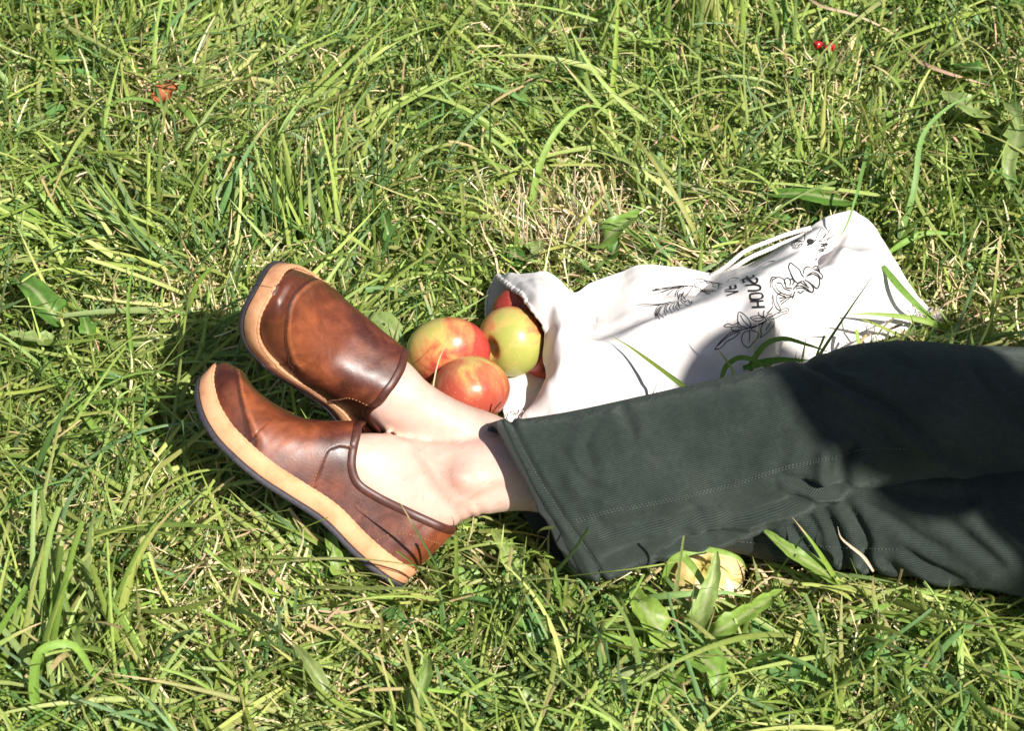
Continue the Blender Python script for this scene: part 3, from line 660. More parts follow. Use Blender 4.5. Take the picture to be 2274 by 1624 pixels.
# ---- the bystander whose shadow falls on the knees and the bag (out of the frame, right of the camera)
bh = P(1962, 868, .20) + SUN * 1.92; foot0 = np.array([bh[0] + .04, bh[1] - .02, 0])
stand = empty('person', foot0, 'standing onlooker in a dark shirt beside the camera, shadow falling over the knees', 'person')
ax = nrm([.80, .60, 0]); fw = nrm([-.60, .80, 0]); Zv = np.array([0, 0, 1.])
hz = bh[2]; shc = np.array([bh[0], bh[1], hz - .215]) + ax * .20; pc = np.array([foot0[0], foot0[1], .92]) + ax * .10
parts = [sphere(bh + [0, 0, .02], .1, (.85, .9, 1.12)), sphere(bh + fw * .02 + [0, 0, -.06], .06), sphere(bh + fw * .1, .015, (1, 1, 1.6)), sphere(bh + ax * .085, .02, (.6, .8, 1.4)), sphere(bh - ax * .085, .02, (.6, .8, 1.4)),
         ell_loft([pc - Zv * .06, pc, pc + Zv * .15, shc - Zv * .2, shc - Zv * .05, shc + Zv * .02, bh - Zv * .14, bh - Zv * .08], [ax * v for v in (.15, .17, .14, .16, .18, .12, .056, .055)], [fw * v for v in (.10, .115, .10, .11, .10, .07, .058, .055)], 32)]
clo, tro = [], []
for sd in (-1, 1):
    hp = pc + ax * sd * .085 - Zv * .02; kn = hp * [1, 1, 0] + Zv * .50 + ax * sd * .02; an = kn * [1, 1, 0] + Zv * .09 + ax * sd * .02
    parts.append(ell_loft([hp, (hp + kn) / 2, kn, (kn + an) / 2 + Zv * .05, an, an - Zv * .05], [ax * v for v in (.085, .075, .055, .052, .036, .035)], [fw * v for v in (.09, .08, .058, .056, .04, .045)], 20))
    parts.append(ell_loft([an - Zv * .06 - fw * .05, an - Zv * .05, an - Zv * .06 + fw * .1, an - Zv * .072 + fw * .19], [ax * v for v in (.03, .034, .042, .03)], [Zv * v for v in (.026, .035, .024, .012)], 16))
    tro.append(ell_loft([hp + Zv * .04, (hp + kn) / 2, kn, an + Zv * .02], [ax * v for v in (.10, .088, .072, .068)], [fw * v for v in (.115, .092, .075, .075)], 24))
    sh_ = shc + ax * sd * .165 - Zv * .02; el = sh_ - Zv * .25 + fw * .03 + ax * (.05 if sd > 0 else .02); hn = shc + fw * .20 + ax * sd * .06 - Zv * .16
    parts.append(ell_loft([sh_, (sh_ + el) / 2, el, (el + hn) / 2, hn], [nrm(np.cross(fw, el - sh_)) * v for v in (.05, .046, .038, .038, .026)], [fw * v for v in (.05, .046, .04, .036, .028)], 18))
    clo.append(ell_loft([sh_ - ax * sd * .05, (sh_ + el) / 2, el], [nrm(np.cross(fw, el - sh_)) * v for v in (.066, .060, .054)], [fw * v for v in (.066, .06, .054)], 20))
    parts.append(ell_loft([hn - Zv * .01, hn + Zv * .03, hn + Zv * .07], [ax * v for v in (.022, .02, .016)], [fw * v for v in (.03, .04, .038)], 14))
    for k in range(4):
        o_ = hn + Zv * .065 + fw * (.030 - .019 * k); tip = o_ - ax * sd * (.045 + .004 * (k % 2)) + Zv * .03
        parts.append(tube([o_, o_ + Zv * .028, tip], [.0092, .0086, .0075], 10)); parts.append(sphere(tip, .0078, n=8))
    o_ = hn + Zv * .03 - fw * .03; tip = o_ - ax * sd * .04 + Zv * .02; parts.append(tube([o_, (o_ + tip) / 2, tip], [.012, .0105, .009], 10)); parts.append(sphere(tip, .009, n=8))
V, F = join(parts); tmp = bpy.data.objects.new('tmp_body', fast_mesh('tmp', V, F)); C.collection.objects.link(tmp)
md = tmp.modifiers.new('r', 'REMESH'); md.mode = 'VOXEL'; md.voxel_size = .006; md2 = tmp.modifiers.new('s', 'SMOOTH'); md2.iterations = 3; md2.factor = .5
me = bpy.data.meshes.new_from_object(tmp.evaluated_get(bpy.context.evaluated_depsgraph_get())); bpy.data.objects.remove(tmp)
cv_ = np.empty(len(me.vertices) * 3); me.vertices.foreach_get('co', cv_); fc_ = [list(p.vertices) for p in me.polygons]
obj('body', cv_.reshape(-1, 3), fc_, M['skin'], stand)
clo.append(ell_loft([pc - Zv * .08, pc + Zv * .1, shc - Zv * .2, shc - Zv * .04, shc + Zv * .035, bh - Zv * .145], [ax * v for v in (.185, .165, .18, .20, .15, .066)], [fw * v for v in (.14, .125, .13, .12, .09, .068)], 36))
obj('shirt', *join(clo), M['shirt'], stand); tro.append(ell_loft([pc - Zv * .08, pc, pc + Zv * .08], [ax * v for v in (.18, .185, .17)], [fw * v for v in (.125, .13, .12)], 32))
obj('trousers', *join(tro), M['hem'], stand); obj('hair', *sphere(bh - fw * .02 + Zv * .04, .108, (.92, .95, 1.02)), M['hair'], stand)

# ================================================================== APPLES
def apple(name_label, cpx, R, z, axis, blush, thresh, sq=1.0, seed=0, stem=True, dips=(.5, .3), **kw):
    bw = np.array(blush, float)
    rr = np.random.default_rng(seed)
    n1, n2 = 64, 96; ph = np.linspace(0, np.pi, n1); th = np.linspace(0, 2 * np.pi, n2, endpoint=False)
    PH, TH = np.meshgrid(ph, th, indexing='ij')
    r = 1.0 + .05 * np.sin(PH) ** 2
    zc = np.cos(PH) * (.90 * sq); rc = np.sin(PH) * r * (1 + .07 * np.cos(PH))
    dip = dips[0] * np.exp(-(rc / .25) ** 2); dip2 = dips[1] * np.exp(-(rc / .24) ** 2)
    zc = np.where(PH < np.pi / 2, zc - dip, zc + dip2 * (1 + .25 * np.cos(5 * TH)))
    lob = 1 + .018 * np.cos(5 * TH + .6) * np.clip(-np.cos(PH) + .3, 0, 1) + .02 * np.cos(TH + rr.random() * 6) + .015 * np.cos(2 * TH + rr.random() * 6)
    V = np.stack([rc * np.cos(TH) * lob, rc * np.sin(TH) * lob, zc], -1).reshape(-1, 3) * R
    cav = np.clip(np.exp(-(rc / .30) ** 2) * .9, 0, 1).reshape(-1)
    ax = nrm(axis); q = Vector((0, 0, 1)).rotation_difference(Vector(ax)).to_matrix(); Rm = np.array(q)
    c = P(cpx[0], cpx[1], z)
    root = empty('apple', c * [1, 1, 0] + [0, 0, z - R], name_label, 'apple', kw.pop('group', None))
    # the flesh mesh keeps its own origin so that object coordinates are centred on the apple
    kw.setdefault('seed_', seed); kw.pop('seed_')
    me = fast_mesh('fruit', V, gridF(n1, n2, True)); me.materials.append(mat_apple('apple_skin', Rm.T @ bw, thresh, **kw))
    a = me.attributes.new('cav', 'FLOAT', 'POINT'); a.data.foreach_set('value', cav.astype(np.float32))
    o = bpy.data.objects.new('fruit', me); C.collection.objects.link(o); o.parent = root; o.location = c - ORG[root.name]
    o.rotation_euler = q.to_euler(); ORG['fruit'] = c
    if stem:
        p = np.array([(0, 0, .36), (.02, .01, .62), (.07, .03, .86), (.13, .04, 1.02)]) * R
        obj('stalk', *tube(resample(p, n=10) @ Rm.T + c, np.linspace(.0011, .0017, 10), 8), M['stem'], root)
    SOLID.append((V @ Rm.T + c, gridF(n1, n2, True), 'windfall' if 'windfall' in name_label else 'apple'))
    return root
apple('yellow green apple with a red shoulder, resting against the mouth of the cloth bag', (1137, 757), .0385, .062, -RV * .74 - UV * .27 - FV * .58, FV * .75 + UV * .45 + RV * .15, .0, 1.02, 1, stem=False)
apple('largest red and yellow apple, on the grass behind the foot in the far shoe', (995, 789), .0455, .058, UV * .8 + FV * .6, RV * .55 - UV * .55 + FV * .4, -.36, .93, 2, stem=False, mid=(.64, .24, .09))
apple('orange red apple lying in front of the others, touching the bare ankle', (1041, 868), .0438, .058, -UV * .85 - FV * .12 + RV * .3, -UV * .8 + FV * .3, -.36, 1.0, 3, stem=False, dips=(.5, .12), mid=(.56, .20, .085), green=(.58, .36, .12), red=(.45, .085, .05))
apple('red apple half hidden inside the mouth of the cloth bag', (1158, 700), .034, .056, UV * .6 + FV * .8, -RV * .5, -.20, .95, 4, stem=False, red=(.34, .04, .03), mid=(.48, .14, .06))
apple('red apple mostly inside the bag, a sliver showing right of the yellow green apple', (1222, 790), .0300, .040, UV * .6 + FV * .8, -RV, -.30, .95, 5, stem=False)
apple('yellow apple behind the far shoe, showing only a sliver beside its binding', (918, 840), .0280, .030, UV * .6 + FV * .8, FV, .3, .9, 6, stem=False)
apple('pale yellow windfall apple half buried in grass under the trouser leg', (1560, 1272), .0425, .010, -UV * .3 + FV * .9, UV * .9 + RV * .1, .12, .95, 8, stem=False, green=(.84, .78, .50), mid=(.84, .62, .32), red=(.62, .26, .13))
# ================================================================== CLOTH BAG
def tps(pts, val, q, lam=1e-5):
    pts = np.asarray(pts); n_ = len(pts)
    def K(a, b):
        r2 = ((a[:, None] - b[None]) ** 2).sum(-1) + 1e-12; return r2 * np.log(r2) * .5
    A = np.zeros((n_ + 3, n_ + 3)); A[:n_, :n_] = K(pts, pts) + lam * np.eye(n_); A[:n_, n_:] = np.c_[np.ones(n_), pts]; A[n_:, :n_] = A[:n_, n_:].T
    w_ = np.linalg.solve(A, np.r_[val, 0, 0, 0]); out = np.empty(len(q))
    for s0 in range(0, len(q), 20000):
        qq = q[s0:s0 + 20000]; out[s0:s0 + 20000] = K(qq, pts) @ w_[:n_] + np.c_[np.ones(len(qq)), qq] @ w_[n_:]
    return out
def patch(top, bot, left, right, ctrl, nu, nv_, lam=2e-6, wr=None, zmin=.0):
    """Coons patch over the ground plane, height from scattered heights; every point (px, py, z)"""
    W3 = lambda L: np.array([P(*p) for p in L])
    T_, B_, L_, Rr = W3(top), W3(bot), W3(left), W3(right)
    allp = np.concatenate([lin(q_, max(4, int(np.linalg.norm(np.diff(q_, axis=0), axis=1).sum() / .012))) for q_ in (T_, B_, L_, Rr)] + ([W3(ctrl)] if len(ctrl) else []))
    key = []
    for q_ in allp:
        if all((q_[0] - k_[0]) ** 2 + (q_[1] - k_[1]) ** 2 > .004 ** 2 for k_ in key): key.append(q_)
    key = np.array(key)
    Tc, Bc, Lc, Rc = resample(T_, n=nu)[:, :2], resample(B_, n=nu)[:, :2], resample(L_, n=nv_)[:, :2], resample(Rr, n=nv_)[:, :2]
    u_ = np.linspace(0, 1, nu)[None, :, None]; v_ = np.linspace(0, 1, nv_)[:, None, None]
    S = (1 - v_) * Tc[None] + v_ * Bc[None] + (1 - u_) * Lc[:, None] + u_ * Rc[:, None] - ((1 - u_) * (1 - v_) * Tc[0] + u_ * (1 - v_) * Tc[-1] + (1 - u_) * v_ * Bc[0] + u_ * v_ * Bc[-1])
    q = S.reshape(-1, 2); z = tps(key[:, :2], key[:, 2], q, lam)
    z = z + (vnoise(q[:, 0], q[:, 1], 21, 28) - .5) * .0035 + (vnoise(q[:, 0] + q[:, 1], q[:, 1] - q[:, 0], 22, 60) - .5) * .0016
    z = np.maximum(z, zmin)
    return np.c_[q, z].reshape(nv_, nu, 3)
left = [(1102, 613, .055), (1124, 630, .082), (1159, 653, .108), (1181, 684, .112), (1207, 724, .098), (1209, 752, .080), (1205, 800, .062), (1212, 845, .052), (1190, 885, .046), (1160, 925, .036), (1150, 965, .03)]
top = [(1102, 613, .055), (1130, 606, .082), (1175, 606, .098), (1215, 604, .098), (1240, 618, .088), (1262, 642, .066), (1280, 655, .045), (1330, 622, .048), (1380, 602, .058), (1420, 588, .062), (1500, 593, .050), (1560, 604, .036), (1600, 606, .036), (1645, 594, .040),
       (1700, 568, .046), (1780, 520, .053), (1840, 482, .058), (1892, 469, .066)]
right = [(1892, 469, .066), (1925, 487, .064), (1955, 528, .058), (1985, 580, .052), (2020, 635, .046), (2050, 675, .040), (2082, 706, .034)]
bot = [(1150, 965, .03), (1300, 955, .05), (1450, 930, .05), (1600, 890, .05), (1690, 860, .045), (1722, 800, .036), (1748, 752, .040), (1838, 746, .036), (1924, 724, .034), (2000, 716, .034), (2082, 706, .034)]
ctrl = [(1228, 640, .100), (1232, 700, .104), (1230, 760, .092), (1228, 830, .076), (1222, 880, .066), (1214, 925, .050), (1262, 690, .086), (1285, 730, .078), (1308, 746, .062), (1300, 690, .036), (1325, 715, .036), (1330, 670, .040), (1390, 640, .056), (1420, 620, .066),
        (1380, 700, .050), (1360, 735, .056), (1430, 660, .056), (1500, 640, .048), (1560, 640, .036), (1620, 615, .034), (1290, 790, .082), (1340, 765, .078), (1400, 735, .078), (1480, 702, .082), (1540, 678, .084), (1600, 648, .086), (1660, 618, .088), (1720, 588, .088), (1780, 560, .084),
        (1460, 680, .058), (1530, 655, .052), (1590, 625, .050), (1660, 590, .052), (1730, 556, .056), (1270, 860, .070), (1340, 850, .074), (1420, 800, .078), (1500, 770, .082), (1580, 730, .088), (1650, 690, .092), (1720, 650, .094), (1770, 610, .090), (1680, 760, .074), (1720, 720, .086), (1600, 820, .066),
        (1500, 860, .062), (1818, 575, .060), (1805, 600, .064), (1852, 540, .056), (1880, 500, .060), (1835, 510, .074), (1800, 540, .080), (1870, 560, .080), (1850, 600, .082), (1830, 640, .080), (1790, 690, .086), (1770, 730, .070), (1830, 700, .060), (1880, 690, .056), (1900, 620, .070), (1935, 560, .066),
        (1960, 640, .058), (1950, 690, .050), (2000, 680, .044)]
ctrl = [(a, b, max(.02, .062 + (c_ - .062) * 1.35)) for a, b, c_ in ctrl]
BG = patch(top, bot, left, right, ctrl, 420, 240, lam=1e-8)
def crease(S, lines):
    n_, m_, _ = S.shape; p = proj(S.reshape(-1, 3)); d = np.zeros(n_ * m_)
    for pl, am, wd in lines:
        pl = resample(np.array(pl, float), n=20); best = np.full(len(p), 1e9); side = np.zeros(len(p)); tp = np.zeros(len(p))
        for k in range(19):
            a_, b_ = pl[k], pl[k + 1]; v = b_ - a_; t = np.clip(((p - a_) @ v) / (v @ v), 0, 1); e_ = p - a_ - t[:, None] * v; ds = np.hypot(e_[:, 0], e_[:, 1])
            m = ds < best; best[m] = ds[m]; side[m] = np.sign(v[0] * e_[:, 1] - v[1] * e_[:, 0])[m]; tp[m] = ((k + t) / 19)[m]
        s_ = best * side; d += am * np.sin(np.clip(tp, 0, 1) * math.pi) ** .6 * (-np.exp(-(s_ / wd) ** 2) + .8 * np.exp(-((s_ - 1.8 * wd) / (1.4 * wd)) ** 2))
    S = S.copy(); S[..., 2] += d.reshape(n_, m_); S[..., 2] = np.maximum(S[..., 2], .02); return S
BG0 = BG.copy(); BG = crease(BG, [([(1225, 640), (1218, 720), (1222, 800), (1232, 880)], .006, 12), ([(1312, 748), (1370, 730), (1440, 700), (1520, 672), (1600, 640)], .009, 13), ([(1285, 665), (1305, 700), (1318, 745)], .008, 11), ([(1260, 900), (1255, 840), (1290, 790), (1350, 770)], .005, 14),
                 ([(1390, 640), (1460, 650), (1560, 640)], .003, 12), ([(1640, 606), (1720, 575), (1800, 535)], .005, 11), ([(1800, 600), (1840, 560), (1880, 505)], .008, 11), ([(1921, 560), (1925, 620), (1923, 690)], .0035, 14), ([(1560, 700), (1640, 680), (1690, 640)], .003, 16),
                 ([(1330, 860), (1420, 850), (1500, 830)], .003, 14), ([(1450, 780), (1540, 770), (1640, 740)], .003, 16), ([(1760, 740), (1800, 700), (1850, 690), (1930, 700)], .005, 13), ([(1960, 700), (1900, 660), (1880, 620)], .003, 12), ([(1150, 610), (1180, 630), (1200, 660)], .002, 9), ([(1195, 606), (1205, 640), (1210, 690)], .002, 9)])
for _ in range(5): BG[1:-1, 1:-1, 2] = (BG[:-2, 1:-1, 2] + BG[2:, 1:-1, 2] + BG[1:-1, :-2, 2] + BG[1:-1, 2:, 2] + 2 * BG[1:-1, 1:-1, 2]) / 6
Ns = 8
def skirt(edge, outv, drop):
    rows = []
    for k in range(1, Ns + 1):
        a_ = k / Ns; rows.append(edge + outv * (math.sin(a_ * math.pi / 2) * .009) - np.array([0, 0, 1.]) * ((edge[:, 2] - drop) * (1 - math.cos(a_ * math.pi / 2)))[:, None])
    return np.array(rows)
te = BG[0]; tg = np.gradient(te, axis=0); o_ = np.stack([-tg[:, 1], tg[:, 0], 0 * tg[:, 0]], 1); o_ /= np.linalg.norm(o_, axis=1)[:, None]
sk1 = skirt(te, o_, .012)
re = BG[:, -1]; tg = np.gradient(re, axis=0); o2 = np.stack([-tg[:, 1], tg[:, 0], 0 * tg[:, 0]], 1); o2 /= np.linalg.norm(o2, axis=1)[:, None]
sk2 = skirt(re, o2, .012)
nvv, nuu, _ = BG.shape
bagV, bagF = join([(np.concatenate([sk1[::-1], BG]).reshape(-1, 3), gridF(nvv + Ns, nuu)), (np.concatenate([re[None], sk2]).reshape(-1, 3), gridF(Ns + 1, nvv))])
# underneath layer of the bag: shows left of the apples and under the fold by the cord
def flat_patch(top, bot, left, right, nu, nv_, ctrl=()): return patch(top, bot, left, right, list(ctrl), nu, nv_, 1e-6)
u1 = flat_patch([(1100, 616, .045), (1150, 640, .040), (1250, 660, .035), (1320, 680, .03)], [(1124, 938, .026), (1200, 985, .02), (1260, 980, .02), (1330, 960, .02)],
                [(1100, 616, .045), (1084, 652, .034), (1079, 692, .032), (1084, 740, .026), (1098, 800, .022), (1112, 860, .024), (1118, 900, .028), (1124, 938, .026)], [(1320, 680, .03), (1330, 800, .02), (1330, 960, .02)], 90, 150, [(1150, 700, .024), (1150, 860, .026), (1180, 800, .02)])
u2 = flat_patch([(1700, 650, .026), (1760, 650, .026), (1860, 655, .026), (1950, 670, .026), (2075, 700, .028)], [(1715, 850, .02), (1800, 830, .022), (1880, 792, .022), (1950, 752, .022), (2052, 722, .022)],
                [(1700, 650, .026), (1708, 770, .026), (1715, 850, .02)], [(2075, 700, .026), (2068, 712, .026), (2052, 722, .022)], 160, 60, [(1800, 720, .028), (1750, 715, .028), (1800, 775, .031), (1850, 768, .026), (1850, 750, .032), (1930, 738, .031)])
root = empty('cloth_bag', P(1560, 760, 0), 'white cotton drawstring bag printed with black line drawings and lettering, behind the trousers', 'bag')
bagM = obj('bag_cloth', bagV, bagF, M['cotton'], root, solid=True)
obj('bag_back_layer', u1.reshape(-1, 3), gridF(150, 90), M['cotton'], root, solid=True); obj('bag_side_fold', u2.reshape(-1, 3), gridF(60, 160), M['cotton'], root, solid=True)
lip = resample(BG[:, 0], step=.0015); nl = len(lip)
lr = .0033 + .0007 * np.sin(np.arange(nl) * .9) * np.sin(np.arange(nl) * .23); lr[int(nl * .55):] *= .45
obj('hem_tunnel', *tube(lip + np.array([.0015, 0, -.001]), lr, 12), M['cotton'], root)
le = resample(u1[:, 0], step=.0015); obj('hem_tunnel', *tube(le, .0016 + .0004 * np.sin(np.arange(len(le)) * 1.1), 8), M['cotton'], root)
be = BG[-1][int(nuu * .52):]; obj('side_seam', *tube(resample(be, step=.003), .0012, 8), M['cotton'], root)

def rope(pts, r=.0026, pitch=.011, name='drawcord'):
    p = resample(np.array([P(*q) for q in pts]), step=.0012); n_ = len(p); T = np.gradient(p, axis=0); T /= np.linalg.norm(T, axis=1)[:, None]
    A = np.cross(T, [0, 0, 1.]); A /= np.linalg.norm(A, axis=1)[:, None]; Bq = np.cross(T, A); parts = []
    for k in range(3):
        ph = np.arange(n_) * .0012 / pitch * 2 * math.pi + k * 2 * math.pi / 3
        parts.append(tube(p + (np.cos(ph)[:, None] * A + np.sin(ph)[:, None] * Bq) * r * .52, r * .62, 8))
    return obj(name, *join(parts), M['rope'], root)
rope([(1580, 612, .034), (1618, 587, .052), (1650, 561, .060), (1702, 538, .062), (1750, 520, .062), (1800, 506, .060)])
rope([(1606, 607, .034), (1636, 590, .050), (1664, 573, .056), (1702, 556, .058), (1745, 538, .058), (1800, 516, .058)])
rope([(1862, 800, .030), (1885, 778, .038), (1925, 757, .040), (1965, 745, .040), (2000, 733, .036), (2018, 722, .036), (2014, 712, .040), (1995, 713, .042), (1965, 726, .042), (1930, 740, .04)], .0040, .014)
# frayed tassel at the cord's end
fr = []; c0 = P(2040, 712, .030)
for k in range(260):
    a_ = random.gauss(0, 1); d = nrm(RV * random.gauss(.25, .5) + UV * random.gauss(.7, .45) - FV * random.uniform(.1, .9)); L = random.uniform(.009, .018)
    st = c0 + RV * random.uniform(-.006, .02) + np.array([0, random.uniform(-.004, .008), 0]); cu = nrm(rng.normal(size=3)) * L * .35
    q = [st + d * L * t + cu * t * t - np.array([0, 0, .3]) * L * t * t for t in (0, .25, .5, .75, 1)]
    fr.append(tube(q, .00055, 5))
obj('frayed_tassel', *join(fr), M['rope'], root)
# loose threads at the mouth's lower corner
fr = []
for k in range(14):
    px, py = random.uniform(1128, 1165), random.uniform(905, 930); st = P(px, py, .034); d = nrm([random.gauss(-.3, .5), random.gauss(-.6, .4), random.gauss(.2, .4)]); L = random.uniform(.004, .010)
    fr.append(tube([st, st + d * L * .5 + rng.normal(size=3) * .001, st + d * L], .0004, 4))
obj('loose_threads', *join(fr), M['rope'], root)

# ---- print: strokes traced on the cloth, laid on its surface as thin ink
BB = bvh(bagV, bagF)
def strokes(name, lst, conv, hw, parent=None, step=1.6, lift=.00035):
    Vs, Fs, o = [], [], 0
    for pl in lst:
        pl2 = [conv(*q) for q in pl]; pl2 = resample(pl2, step=step) if len(pl2) > 2 else lin(pl2, max(2, int(math.dist(*pl2) / step) + 1))
        run = []
        def flush(run):
            nonlocal o
            if len(run) > 1:
                c = np.array([r[0] for r in run]); nn = np.array([r[1] for r in run]); T = np.gradient(c, axis=0); s_ = np.cross(T, nn); s_ /= np.linalg.norm(s_, axis=1)[:, None] + 1e-12
                Vs.append(np.stack([c + s_ * hw, c - s_ * hw], 1).reshape(-1, 3)); Fs.append(gridF(len(c), 2) + o); o += 2 * len(c)
        for q in pl2:
            h = BB.ray_cast(Vector(CAM), Vector(nrm(ray(*q))))
            if h[0] is None: flush(run); run = []; continue
            N = np.array(h[1]); N = -N if N @ FV > 0 else N; c = np.array(h[0]) + N * lift
            if run and np.linalg.norm(c - run[-1][0]) > .02: flush(run); run = []
            run.append((c, N))
        flush(run)
    if Vs: return obj(name, np.concatenate(Vs), np.concatenate(Fs), M['ink'], parent or root)
z7 = lambda x, y: (1400.6 + .1971 * x, 560.2 + .1971 * y)
z8 = lambda x, y: (1680.7 + .1971 * x, 504.2 + .1971 * y)
letters = [[(1367, 622), (1513, 616)], [(1352, 555), (1498, 551)], [(1432, 553), (1440, 619)],
           [(1345, 505), (1350, 478), (1385, 468), (1440, 464), (1480, 474), (1488, 495), (1480, 518), (1440, 530), (1390, 534), (1355, 528), (1345, 505)],
           [(1322, 437), (1430, 431), (1458, 420), (1463, 402), (1455, 384), (1425, 372), (1296, 376)],
           [(1285, 346), (1268, 330), (1270, 305), (1290, 298), (1320, 305), (1345, 322), (1375, 345), (1405, 350), (1425, 335), (1425, 305), (1405, 292)],
           [(1240, 312), (1310, 300), (1390, 285)], [(1390, 285), (1380, 258)], [(1318, 298), (1308, 270)],
           [(1080, 492), (1215, 446)], [(1215, 446), (1062, 444)], [(1060, 424), (1190, 411)], [(1188, 411), (1178, 370)], [(1130, 416), (1122, 380)]]
strokes('lettering', letters, z7, .0013)
strokes('lettering', [[(715, 190), (800, 190)], [(720, 215), (790, 205)], [(745, 185), (760, 230)], [(775, 182), (790, 215)], [(690, 262), (780, 238)], [(700, 280), (760, 262)], [(735, 245), (745, 280)], [(655, 370), (675, 360)]], z8, .0008)
leafp = [[(945, 1100), (985, 1040), (1060, 960), (1140, 900), (1235, 882)], [(945, 1100), (1010, 1082), (1080, 1010), (1170, 960), (1235, 895)], [(975, 1060), (1050, 990), (1140, 925), (1215, 895)],
         [(1045, 835), (1090, 808), (1150, 820), (1210, 795)], [(1045, 835), (1080, 845), (1130, 850), (1145, 880), (1190, 885)], [(1130, 845), (1200, 838), (1255, 860)], [(1210, 830), (1205, 760), (1225, 675), (1280, 705), (1330, 760), (1355, 815), (1350, 855)], [(1210, 780), (1230, 820), (1280, 845), (1330, 858)], [(1235, 710), (1270, 770), (1330, 830), (1350, 850)],
         [(1180, 885), (1270, 870), (1350, 850), (1440, 815), (1530, 765)], [(1350, 862), (1440, 822), (1530, 775)],
         [(1345, 738), (1400, 720), (1450, 712), (1500, 730), (1530, 762)], [(1345, 738), (1390, 770), (1450, 775), (1500, 752)], [(1380, 748), (1440, 742), (1500, 740)], [(1440, 675), (1450, 710), (1490, 735)], [(1505, 655), (1495, 700), (1510, 735), (1550, 700), (1590, 690)],
         [(1340, 880), (1270, 910), (1250, 970), (1262, 1030), (1320, 1075), (1380, 1020), (1430, 960), (1438, 915), (1400, 890), (1340, 875)], [(1340, 885), (1342, 950), (1330, 1015)], [(1520, 770), (1480, 820), (1465, 880), (1470, 930), (1455, 960), (1520, 920), (1580, 860), (1618, 800), (1610, 750), (1550, 765)], [(1585, 770), (1550, 830), (1520, 880)],
         [(1530, 765), (1600, 720), (1660, 680), (1740, 632), (1778, 640), (1775, 668), (1710, 700), (1650, 735), (1620, 745)], [(1530, 745), (1620, 700), (1760, 660)]]
strokes('plant_drawing', leafp, z7, .00052)
mush = [[(1575, 400), (1570, 330), (1600, 280), (1640, 290), (1600, 310), (1590, 370), (1620, 430), (1660, 470), (1740, 500)], [(1640, 285), (1700, 290), (1740, 340), (1745, 390), (1820, 410)], [(1640, 345), (1690, 350), (1720, 400), (1800, 435)], [(1620, 350), (1650, 420), (1700, 460), (1780, 480), (1820, 470)],
        [(1600, 470), (1610, 560), (1650, 640), (1690, 660), (1665, 600), (1640, 540), (1650, 480), (1690, 460)], [(1600, 480), (1590, 540), (1600, 600), (1540, 690)], [(1680, 560), (1760, 510), (1810, 490)], [(1690, 590), (1780, 520), (1830, 490)], [(1670, 520), (1750, 505)], [(1730, 360), (1740, 300), (1770, 290), (1800, 330), (1790, 380)], [(1790, 320), (1810, 300), (1840, 330), (1820, 370)],
        [(1850, 330), (1800, 230), (1780, 160), (1800, 122), (1840, 150), (1900, 200), (1930, 260), (1950, 280)], [(1800, 240), (1830, 300), (1890, 345), (1910, 330)], [(1945, 240), (1955, 190), (1980, 168), (2050, 185), (2120, 220), (2160, 280), (2150, 300), (2110, 250), (2050, 230), (1980, 270)], [(2040, 180), (2090, 155), (2120, 200), (2130, 225)], [(1980, 270), (2060, 250), (2115, 280), (2120, 380), (2100, 408), (2050, 370), (2000, 330)],
        [(1860, 390), (1900, 375), (1970, 400), (2050, 450), (2060, 420), (2020, 350), (1960, 310)], [(1860, 410), (1930, 400), (2000, 440), (2045, 455)], [(1880, 440), (1910, 460), (1950, 430)], [(1830, 420), (1870, 370), (1930, 320)], [(1900, 330), (1960, 370), (2010, 400)], [(1940, 320), (1990, 380)], [(1840, 480), (1820, 520), (1850, 440)]]
strokes('mushroom_drawing', mush, z7, .00075)
pine = [[(235, 430), (400, 400), (560, 378), (700, 382)], [(250, 440), (420, 410), (620, 375)], [(300, 465), (430, 420), (560, 390)], [(350, 455), (460, 415), (600, 380)], [(270, 412), (450, 405), (640, 385)], [(405, 490), (470, 430), (560, 395)], [(500, 500), (520, 430), (580, 390)], [(540, 540), (530, 450), (600, 395)], [(240, 435), (380, 418), (500, 392)],
        [(700, 382), (750, 340)], [(720, 380), (760, 400), (820, 440), (900, 480)], [(700, 385), (650, 460), (600, 520), (530, 560)], [(715, 375), (740, 410), (860, 470)], [(800, 430), (960, 440)], [(780, 420), (900, 462)], [(820, 430), (930, 450)], [(790, 425), (870, 475)], [(820, 420), (940, 425)],
        [(75, 600), (200, 605), (330, 590), (450, 560)], [(90, 580), (250, 590), (420, 572), (540, 545)], [(130, 605), (300, 600), (430, 570)], [(290, 750), (275, 680), (310, 610), (400, 580)], [(330, 760), (290, 690), (330, 620), (420, 580)], [(380, 745), (320, 690), (350, 630), (450, 575)], [(400, 720), (380, 660), (400, 600), (470, 570)], [(430, 690), (400, 640), (430, 590), (500, 565)],
        [(470, 690), (440, 630), (470, 585), (540, 560)], [(500, 670), (480, 620), (500, 580)], [(540, 660), (510, 620), (530, 575)], [(285, 720), (300, 650), (370, 595)], [(560, 640), (540, 600), (540, 560)], [(310, 740), (305, 690), (345, 610)], [(560, 500), (600, 450), (570, 530), (620, 560)], [(540, 530), (560, 470), (620, 540)],
        [(520, 570), (560, 600), (620, 590), (650, 610), (700, 560)], [(560, 545), (600, 580), (640, 540), (680, 575), (690, 550)], [(580, 540), (610, 560), (660, 545)],
        [(705, 315), (780, 300), (860, 325), (950, 345), (1040, 365)], [(760, 320), (800, 340), (840, 325), (870, 350), (900, 335), (930, 360), (980, 350), (1000, 380)], [(920, 375), (950, 395), (990, 375), (985, 410), (1030, 390)], [(1090, 340), (1120, 300), (1180, 290), (1230, 300)], [(1100, 350), (1150, 330), (1200, 310)]]
strokes('pine_drawing', pine, z7, .00046)
